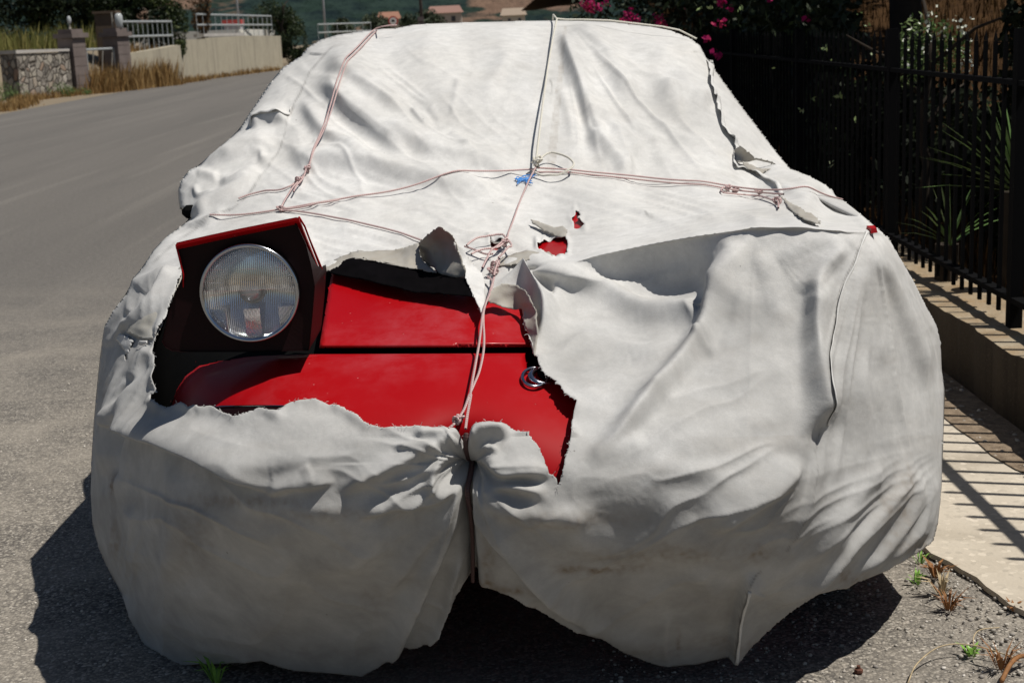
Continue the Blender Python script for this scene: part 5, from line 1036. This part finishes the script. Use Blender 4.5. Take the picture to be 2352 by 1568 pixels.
ribbon('seam', zb((1428,590),(1447,700),(1430,830),(1482,945),(1520,1010),(1532,1110),(1582,1270),(1680,1380),(1712,1465),(1705,1560)), (15, 0), .022)
ribbon('seam', z3((375,1020),(362,1060),(370,1145),(440,1155),(560,1212),(650,1265),(682,1335)), (8, -8), .012)
0 and ribbon('seam', z1((2290,300),(2210,370),(2150,440),(2110,495)), (4, 2), .002); 0 and ribbon('seam', z1((2110,500),(2060,600),(2010,690),(1992,745)), (4, 2), .002)
0 and ribbon('seam', z1((1992,745),(1965,800),(1935,930),(1890,1040),(1790,1185),(1700,1310),(1610,1395),(1500,1462),(1400,1505)), (5, 3), .003)
ribbon('seam', z1((1985,735),(1975,790),(1900,812),(1800,820),(1710,865)), (0, -12), .010)
ribbon('seam', z7((1618,145),(1560,290),(1490,440),(1452,620),(1425,720),(1382,870),(1386,950),(1416,1050)), (6, 1), .005)
0 and ribbon('seam', z8((1398,130),(1382,250),(1345,460),(1290,590),(1236,690)), (16, 5), .003)
ribbon('seam', z8((1045,842),(1018,960),(1002,1080),(990,1190)), (9, 4), .006)
0 and ribbon('seam', z4((1320,-10),(1200,78),(1130,112),(1000,195),(870,285),(760,380),(640,500)), (-6, -8), .004)
0 and ribbon('hem_fold', z6((296,352),(440,408),(600,472),(740,543),(868,597)), (0, -22), .008)
mb = MB(); fr_r = random.Random(5)
for _ in range(230):
    i = fr_r.randrange(len(HOLES[0])); x, y = HOLES[0][i]
    if y < 560: continue
    p = onsurf(x + fr_r.uniform(-1, 1), y + fr_r.uniform(-1, 1), .001); d = Vector((fr_r.uniform(-1, 1), fr_r.uniform(-.6, .1), fr_r.uniform(-.6, 1))).normalized() * fr_r.uniform(.002, .009)
    mb.tube([p, p + d * .5 + Vector((0, 0, .001)), p + d], .00035, 3, False)
tag(mb.build('frayed_threads', m_cloth, cover), kind='stuff')
# ================================================================ ropes
def rope_mat(name, a, b_, cdark, pitch, blk=.5):
    m, nt, bs = newmat(name); at_ = N(nt, 'ShaderNodeAttribute', attribute_name='ru'); av = N(nt, 'ShaderNodeAttribute', attribute_name='rv')
    s1 = mth(nt, 'SINE', mth(nt, 'ADD', mth(nt, 'MULTIPLY', at_.outputs['Fac'], 6.2832 / pitch), mth(nt, 'MULTIPLY', av.outputs['Fac'], 6.2832 * 2)))
    s2 = mth(nt, 'SINE', mth(nt, 'SUBTRACT', mth(nt, 'MULTIPLY', at_.outputs['Fac'], 6.2832 / pitch), mth(nt, 'MULTIPLY', av.outputs['Fac'], 6.2832 * 2)))
    pr = mth(nt, 'MULTIPLY', s1, s2); c = mixc(nt, ramp(nt, pr, [(.0, 0), (.35, 1)]), a, b_); c = mixc(nt, ramp(nt, mth(nt, 'MULTIPLY', mth(nt, 'ABSOLUTE', s1), mth(nt, 'ABSOLUTE', s2)), [(.0, blk), (.18, 0)]), c, cdark)
    L(nt, c, bs.inputs['Base Color']); bs.inputs['Roughness'].default_value = .75; bump(nt, bs, pr, .5, .001); return m
m_pink = rope_mat('pink_cord', (.62, .52, .47), (.40, .17, .20), (.17, .07, .08), .011, .5); m_wr = rope_mat('white_rope', (.72, .69, .60), (.68, .65, .56), (.10, .09, .07), .016, .45); m_brown = rope_mat('brown_cord', (.10, .055, .05), (.07, .03, .03), (.02, .01, .01), .010)
def tube_attr(name, pts, r, mat, parent=None, n=8):
    mb = MB().tube(pts, r, n, False); pts = [Vector(p) for p in pts]; cum = [0]
    for a, b_ in zip(pts, pts[1:]): cum.append(cum[-1] + (b_ - a).length)
    ru = [c for c in cum for _ in range(n)]; rv = [k / n for _ in cum for k in range(n)]
    # avoid the wrap: |sin| patterns are periodic in rv
    return mesh(name, mb.v, mb.f, mat, parent, True, {'ru': ru, 'rv': rv})
def rpath(pts, off=.005, smooth=6, ds=5.0, taut=False):
    """pts: (x,y[,off]) on the cloth; sampled, pulled straight, kept above the cloth"""
    c = cat_rom([(p[0], p[1], p[2] if len(p) > 2 else off) for p in pts], 10) if not taut else np.array([np.array(a) + (np.array(b_) - np.array(a)) * k / 24 for a, b_ in zip([(p[0], p[1], p[2] if len(p) > 2 else off) for p in pts], [(p[0], p[1], p[2] if len(p) > 2 else off) for p in pts][1:]) for k in range(25)])
    P0 = np.array([tuple(onsurf(x, y, o)) for x, y, o in c]); Pp = P0.copy()
    Nn = np.array([tuple(onsurf(x, y, .01) - onsurf(x, y, 0)) for x, y, o in c]) * 100
    for _ in range(smooth * 8 if smooth > 2 else smooth):
        Pp[1:-1] = (Pp[:-2] + Pp[2:] + Pp[1:-1]) / 3
        dd = ((Pp - P0) * Nn).sum(1) + .001; Pp = Pp + Nn * np.where(dd < 0, -dd, 0)[:, None]
    for _ in range(1): Pp[1:-1] = (Pp[:-2] + Pp[2:] + Pp[1:-1] * 2) / 4
    return [Vector(p) for p in Pp]
def knot(parent, c, r, rr, mat, k=3, seed=1):
    q = random.Random(seed); c = Vector(c)
    for i in range(k):
        ax = Vector((q.uniform(-1, 1), q.uniform(-1, 1), q.uniform(-1, 1))).normalized(); u = ax.orthogonal().normalized(); v = ax.cross(u); o = c + Vector((q.uniform(-1, 1), q.uniform(-1, 1), q.uniform(-.3, .6))) * r * .4
        tube_attr('knot', [o + (u * math.cos(a) + v * math.sin(a)) * r * (.8 + .3 * q.random()) for a in np.linspace(0, 6.2832, 17)], rr, mat, parent)
def rope(name, label, cat, strands, r, mat, knots=(), kr=.010, kk=3):
    p0 = strands[0][0]; t = empty(name, p0, label, cat)
    for s in strands: tube_attr('strand', s, r, mat, t)
    for i, kn in enumerate(knots): knot(t, kn, kr, r, mat, kk, i + 3)
    return t
r1 = .0024
a = PY(1279, 52, 4.96); top_ = V(a) + Vector((0, 0, .012)); end_ = onsurf(1232, 392, .03)
mid = [top_.lerp(end_, k / 14) + Vector((0, -.01, .03 * math.sin(math.pi * k / 14))) for k in range(15)]
back = [Vector((top_.x + .02, 6.6, 1.1)), Vector((top_.x + .01, 5.8, 1.33)), Vector((top_.x, 5.25, 1.395))]
loop = rpath(z2((1352,1150,.02),(1385,1118,.025),(1440,1098,.03),(1500,1112,.03),(1560,1148,.03),(1594,1188,.03),(1560,1215,.025),(1500,1228,.02),(1440,1232,.02),(1380,1218,.012),(1335,1200,.014)), smooth=1)
ro = rope('rope', 'thick white rope running down the middle of the windscreen to a loose loop', 'rope', [back + mid, loop], .0030, m_wr, [end_], .014, 3)
ro2 = rope('rope', 'white rope lying across the roof crest right of the middle', 'rope', [[V(PY(x, y, 5.05)) + Vector((0, 0, .004)) for x, y in ((1280,46),(1300,48),(1340,48),(1400,50),(1460,57),(1520,64),(1560,72),(1600,92))]], .0028, m_wr)
l1 = [V(PY(x, y, 5.0)) + Vector((0, 0, .006)) for x, y in ((912,62),(895,63),(875,66))] + rpath([(862,71),(845,84),(822,118),(785,225),(745,335),(712,392)], .008, 10); l2 = rpath([(866,73),(848,88),(826,124),(789,230),(750,338),(706,398)], .006, 10)
l3 = rpath([(706,398),(690,418),(672,438),(655,462),(646,482)], .010, 3); l4 = rpath([(702,402),(684,415),(668,430),(638,437),(604,440),(575,447),(548,457)], .006, 2); l5 = rpath([(706,400),(694,424),(676,448)], .016, 2)
rope('cord', 'pink cord dropping over the left side of the windscreen to a knot', 'cord', [l1, l2, l3, l4, l5], r1, m_pink, [onsurf(706, 398, .012), onsurf(688, 420, .012), onsurf(646, 482, .008)], .009)
rope('cord', 'pink cord stretched across the left half of the bonnet', 'cord', [rpath([(486,502,.004),(560,493,.004),(640,484,.006),(780,464),(900,448),(1020,431),(1130,413),(1232,394,.012)], .006, 8), rpath([(646,483),(700,478),(780,465)], .009, 3)], r1, m_pink)
rope('cord', 'pink cord slanting from the left knot down to the raised cloth flap', 'cord', [rpath([(650,483),(700,486),(760,499),(830,517),(900,534),(968,553)], .006, 4)], r1, m_pink)
rope('cord', 'double pink cord stretched across the right half of the bonnet', 'cord', [rpath([(1234,393,.014),(1330,399),(1450,408),(1560,421),(1680,434),(1790,446),(1880,453),(1936,459,.003)], .007, 8), rpath([(1234,399,.010),(1340,403),(1450,413),(1560,425),(1660,439),(1740,444),(1800,448)], .006, 8), rpath([(1662,432),(1655,440),(1662,447),(1690,449),(1740,451),(1768,459),(1784,467)], .007, 1), [onsurf(1786, 464, .012), onsurf(1789, 474, .010), onsurf(1788, 482, .006)]], r1, m_pink, [onsurf(1668, 438, .010), onsurf(1688, 441, .010), onsurf(1744, 445, .008), onsurf(1786, 466, .010)], .008)
rope('cord', 'pink cord running from the central knot down the bonnet to a tangled loop', 'cord', [rpath([(1232,395,.02),(1214,430,.02),(1195,475,.018),(1176,530,.014),(1161,574,.010)], .014, 6),
  rpath(z5((1280,432),(1330,400),(1400,380),(1500,372),(1580,385),(1625,420),(1638,470),(1610,520),(1560,548),(1520,560)), .026, 1), rpath(z5((1315,480),(1360,462),(1440,448),(1500,440),(1550,418),(1570,392)), .022, 1), rpath(z5((1570,395),(1520,425),(1470,465),(1430,530),(1402,588)), .024, 1), rpath(z5((1262,405),(1330,430),(1420,462),(1480,470)), .014, 1), rpath(z5((1495,560),(1530,545),(1500,600),(1492,640)), .018, 1)], r1, m_pink, [onsurf(*z5((1565,405))[0], .02), onsurf(*z5((1500,560))[0], .012), onsurf(*z5((1480,585))[0], .012)], .009)
t = empty('twine', onsurf(1195, 420, 0), 'frayed blue twine at the central knot', 'twine'); m_blue = plain('blue_twine', (.03, .22, .60), .5, 0, .2, 60)
for k in range(5):
    q = random.Random(k); MB().tube(rpath([(1228 + q.uniform(-3, 3), 402), (1210, 410 + q.uniform(-8, 6)), (1190 + q.uniform(-8, 8), 425 + q.uniform(-10, 8)), (1200 + q.uniform(-10, 15), 415 + q.uniform(-12, 12)), (1215 + q.uniform(-5, 10), 420 + q.uniform(-4, 8))], .006, 0), .0012, 5).build('strand', m_blue, t)
# front cord, hanging free over the opening and pressed on the sling below
def fp(pts, dy):
    return [V(PY(x, y, float(Ybase(x, y)) + d)) for x, y, d in pts]
hang = lambda pts: [Vector(p) for p in cat_rom([tuple(p) for p in pts], 10)]
A1 = hang(fp(z5((1492,600,-.03),(1478,650,-.045),(1450,740,-.05),(1425,810,-.05),(1408,880,-.04),(1406,960,-.03),(1412,1080,-.015),(1405,1200,-.01),(1375,1340,-.005),(1335,1440,0),(1300,1520,0)) + z6((1760,160,0),(1738,220,-.0),(1712,262,-.004),(1690,290,-.006),(1668,308,-.006)), 0))
A2 = hang(fp(z5((1440,600,-.03),(1478,640,-.04),(1462,720,-.05),(1428,800,-.055),(1400,900,-.04),(1388,1000,-.03),(1372,1130,-.015),(1345,1280,-.01),(1318,1430,-.005),(1302,1540,0)) + z6((1768,160,0),(1752,250,0),(1744,310,-.01)), 0))
rope('cord', 'pale doubled cord hanging across the bare red bonnet and bumper', 'cord', [A1, A2], r1, m_pink, [V(PY(*z6((1715,262))[0], float(Ybase(*z6((1715,262))[0])) - .006)), V(PY(*z6((1706,272))[0], float(Ybase(*z6((1706,272))[0])) - .006))], .007, 2)
dn = z6((1742,322),(1735,380),(1732,440),(1738,520),(1742,600),(1750,700),(1758,820),(1764,920),(1766,1040))
rope('cord', 'dark brown cord pinching the cover together below the bumper', 'cord', [rpath([(x, y, .030) for x, y in dn], .02, 4), rpath([(x + 2.5, y, .028) for x, y in dn[:6]], .02, 4)], .0040, m_brown)
# ================================================================ weeds and scraps on the ground near the car
def weed(x, y, n, h, mat, label, w_=.006, spread=1.0, z=.0, seed=1):
    q = random.Random(seed); t = empty('weed', (x, y, z), label, 'weed'); mb = MB()
    for k in range(n):
        a = q.random() * 6.28; l = h * q.uniform(.5, 1.1); d = Vector((math.cos(a), math.sin(a), 0)) * spread * q.uniform(.3, 1); p = Vector((x, y, z)) + d * .01; pts = [p, p + d * l * .35 + Vector((0, 0, l * .6)), p + d * l * .9 + Vector((0, 0, l * q.uniform(.6, 1)))]
        s = Vector((-math.sin(a), math.cos(a), 0)) * w_; mb.add([pts[0] - s * .5, pts[0] + s * .5, pts[1] + s, pts[1] - s, pts[2]], [(0, 1, 2, 3), (3, 2, 4)])
    mb.build('blade', mat, t); return t
m_fresh = plain('fresh_weed', (.20, .38, .06), .5, 0, .3, 80); m_deadw = plain('dead_weed', (.25, .11, .035), .8, 0, .4, 80); m_straw = plain('straw', (.42, .33, .2), .8, 0, .3, 60)
p = PG(497, 1566); weed(p[0], p[1], 11, .075, m_fresh, 'bright green weed at the bottom edge in front of the cover', .004, 1.1, seed=2)
for i, (qx, qy, n, h, mt, lb) in enumerate([(2115, 1290, 10, .04, m_fresh, 'small green weed beside the cover hem at the pavement edge'), (2105, 1335, 14, .035, m_fresh, 'green weed tuft in the crack just below the hem'), (2150, 1320, 26, .05, m_deadw, 'orange dried weed tuft at the pavement edge'), (2180, 1395, 34, .055, m_deadw, 'larger orange dried weed clump further down the crack'), (2165, 1360, 16, .06, m_straw, 'straw coloured dry tuft between the two orange clumps'), (2230, 1500, 14, .03, m_fresh, 'low green weed near the bottom right corner'), (2300, 1530, 30, .06, m_deadw, 'brown dried weed heap in the bottom right corner'), (2330, 1395, 12, .025, m_deadw, 'brown scrap of weed in the pavement joint')]):
    p = PG(qx, qy, .01); weed(p[0], p[1], n, h, mt, lb, .0022 + .001 * (i % 3), 1.1, .005, seed=i + 20)
def ground_line(pts, r, mat, name, label, z=.012):
    P_ = [V(PG(x, y, z)) + Vector((0, 0, h)) for x, y, h in pts]; return tag(MB().tube([Vector(q) for q in cat_rom([tuple(p) for p in P_], 8)], r, 6).build(name, mat, None, True), label, 'twig')
ground_line([(2085,1568,.0),(2105,1535,.01),(2150,1508,.02),(2200,1498,.02),(2260,1502,.015),(2330,1515,.005)], .0016, m_straw, 'twig', 'long pale curved stalk lying at bottom right')
ground_line([(2238,1495,.0),(2236,1475,.012),(2252,1460,.015),(2295,1444,.004)], .0014, m_straw, 'twig', 'short pale curled stalk above the long one')
ground_line([(2300,1568,.004),(2320,1545,.02),(2340,1528,.02),(2362,1515,.01)], .005, m_deadw, 'twig', 'thick orange brown stalk at the bottom right corner')
p = PG(1972, 1546); t = empty('bolt', p, 'small rusty bolt lying on the gravel at bottom right', 'bolt'); m_rust = plain('rust', (.13, .05, .03), .8, .2, .4, 90)
lathe([(.001, .010), (.006, .010), (.009, .008), (.0095, .003), (.009, 0)], p[0], p[1], .002, 6).build('head', m_rust, t); lathe([(.001, .016), (.004, .016), (.004, .008)], p[0], p[1], .002, 10).build('shank', m_rust, t)
p = PG(2342, 1568, 0)
# pegs of dry debris on the cover
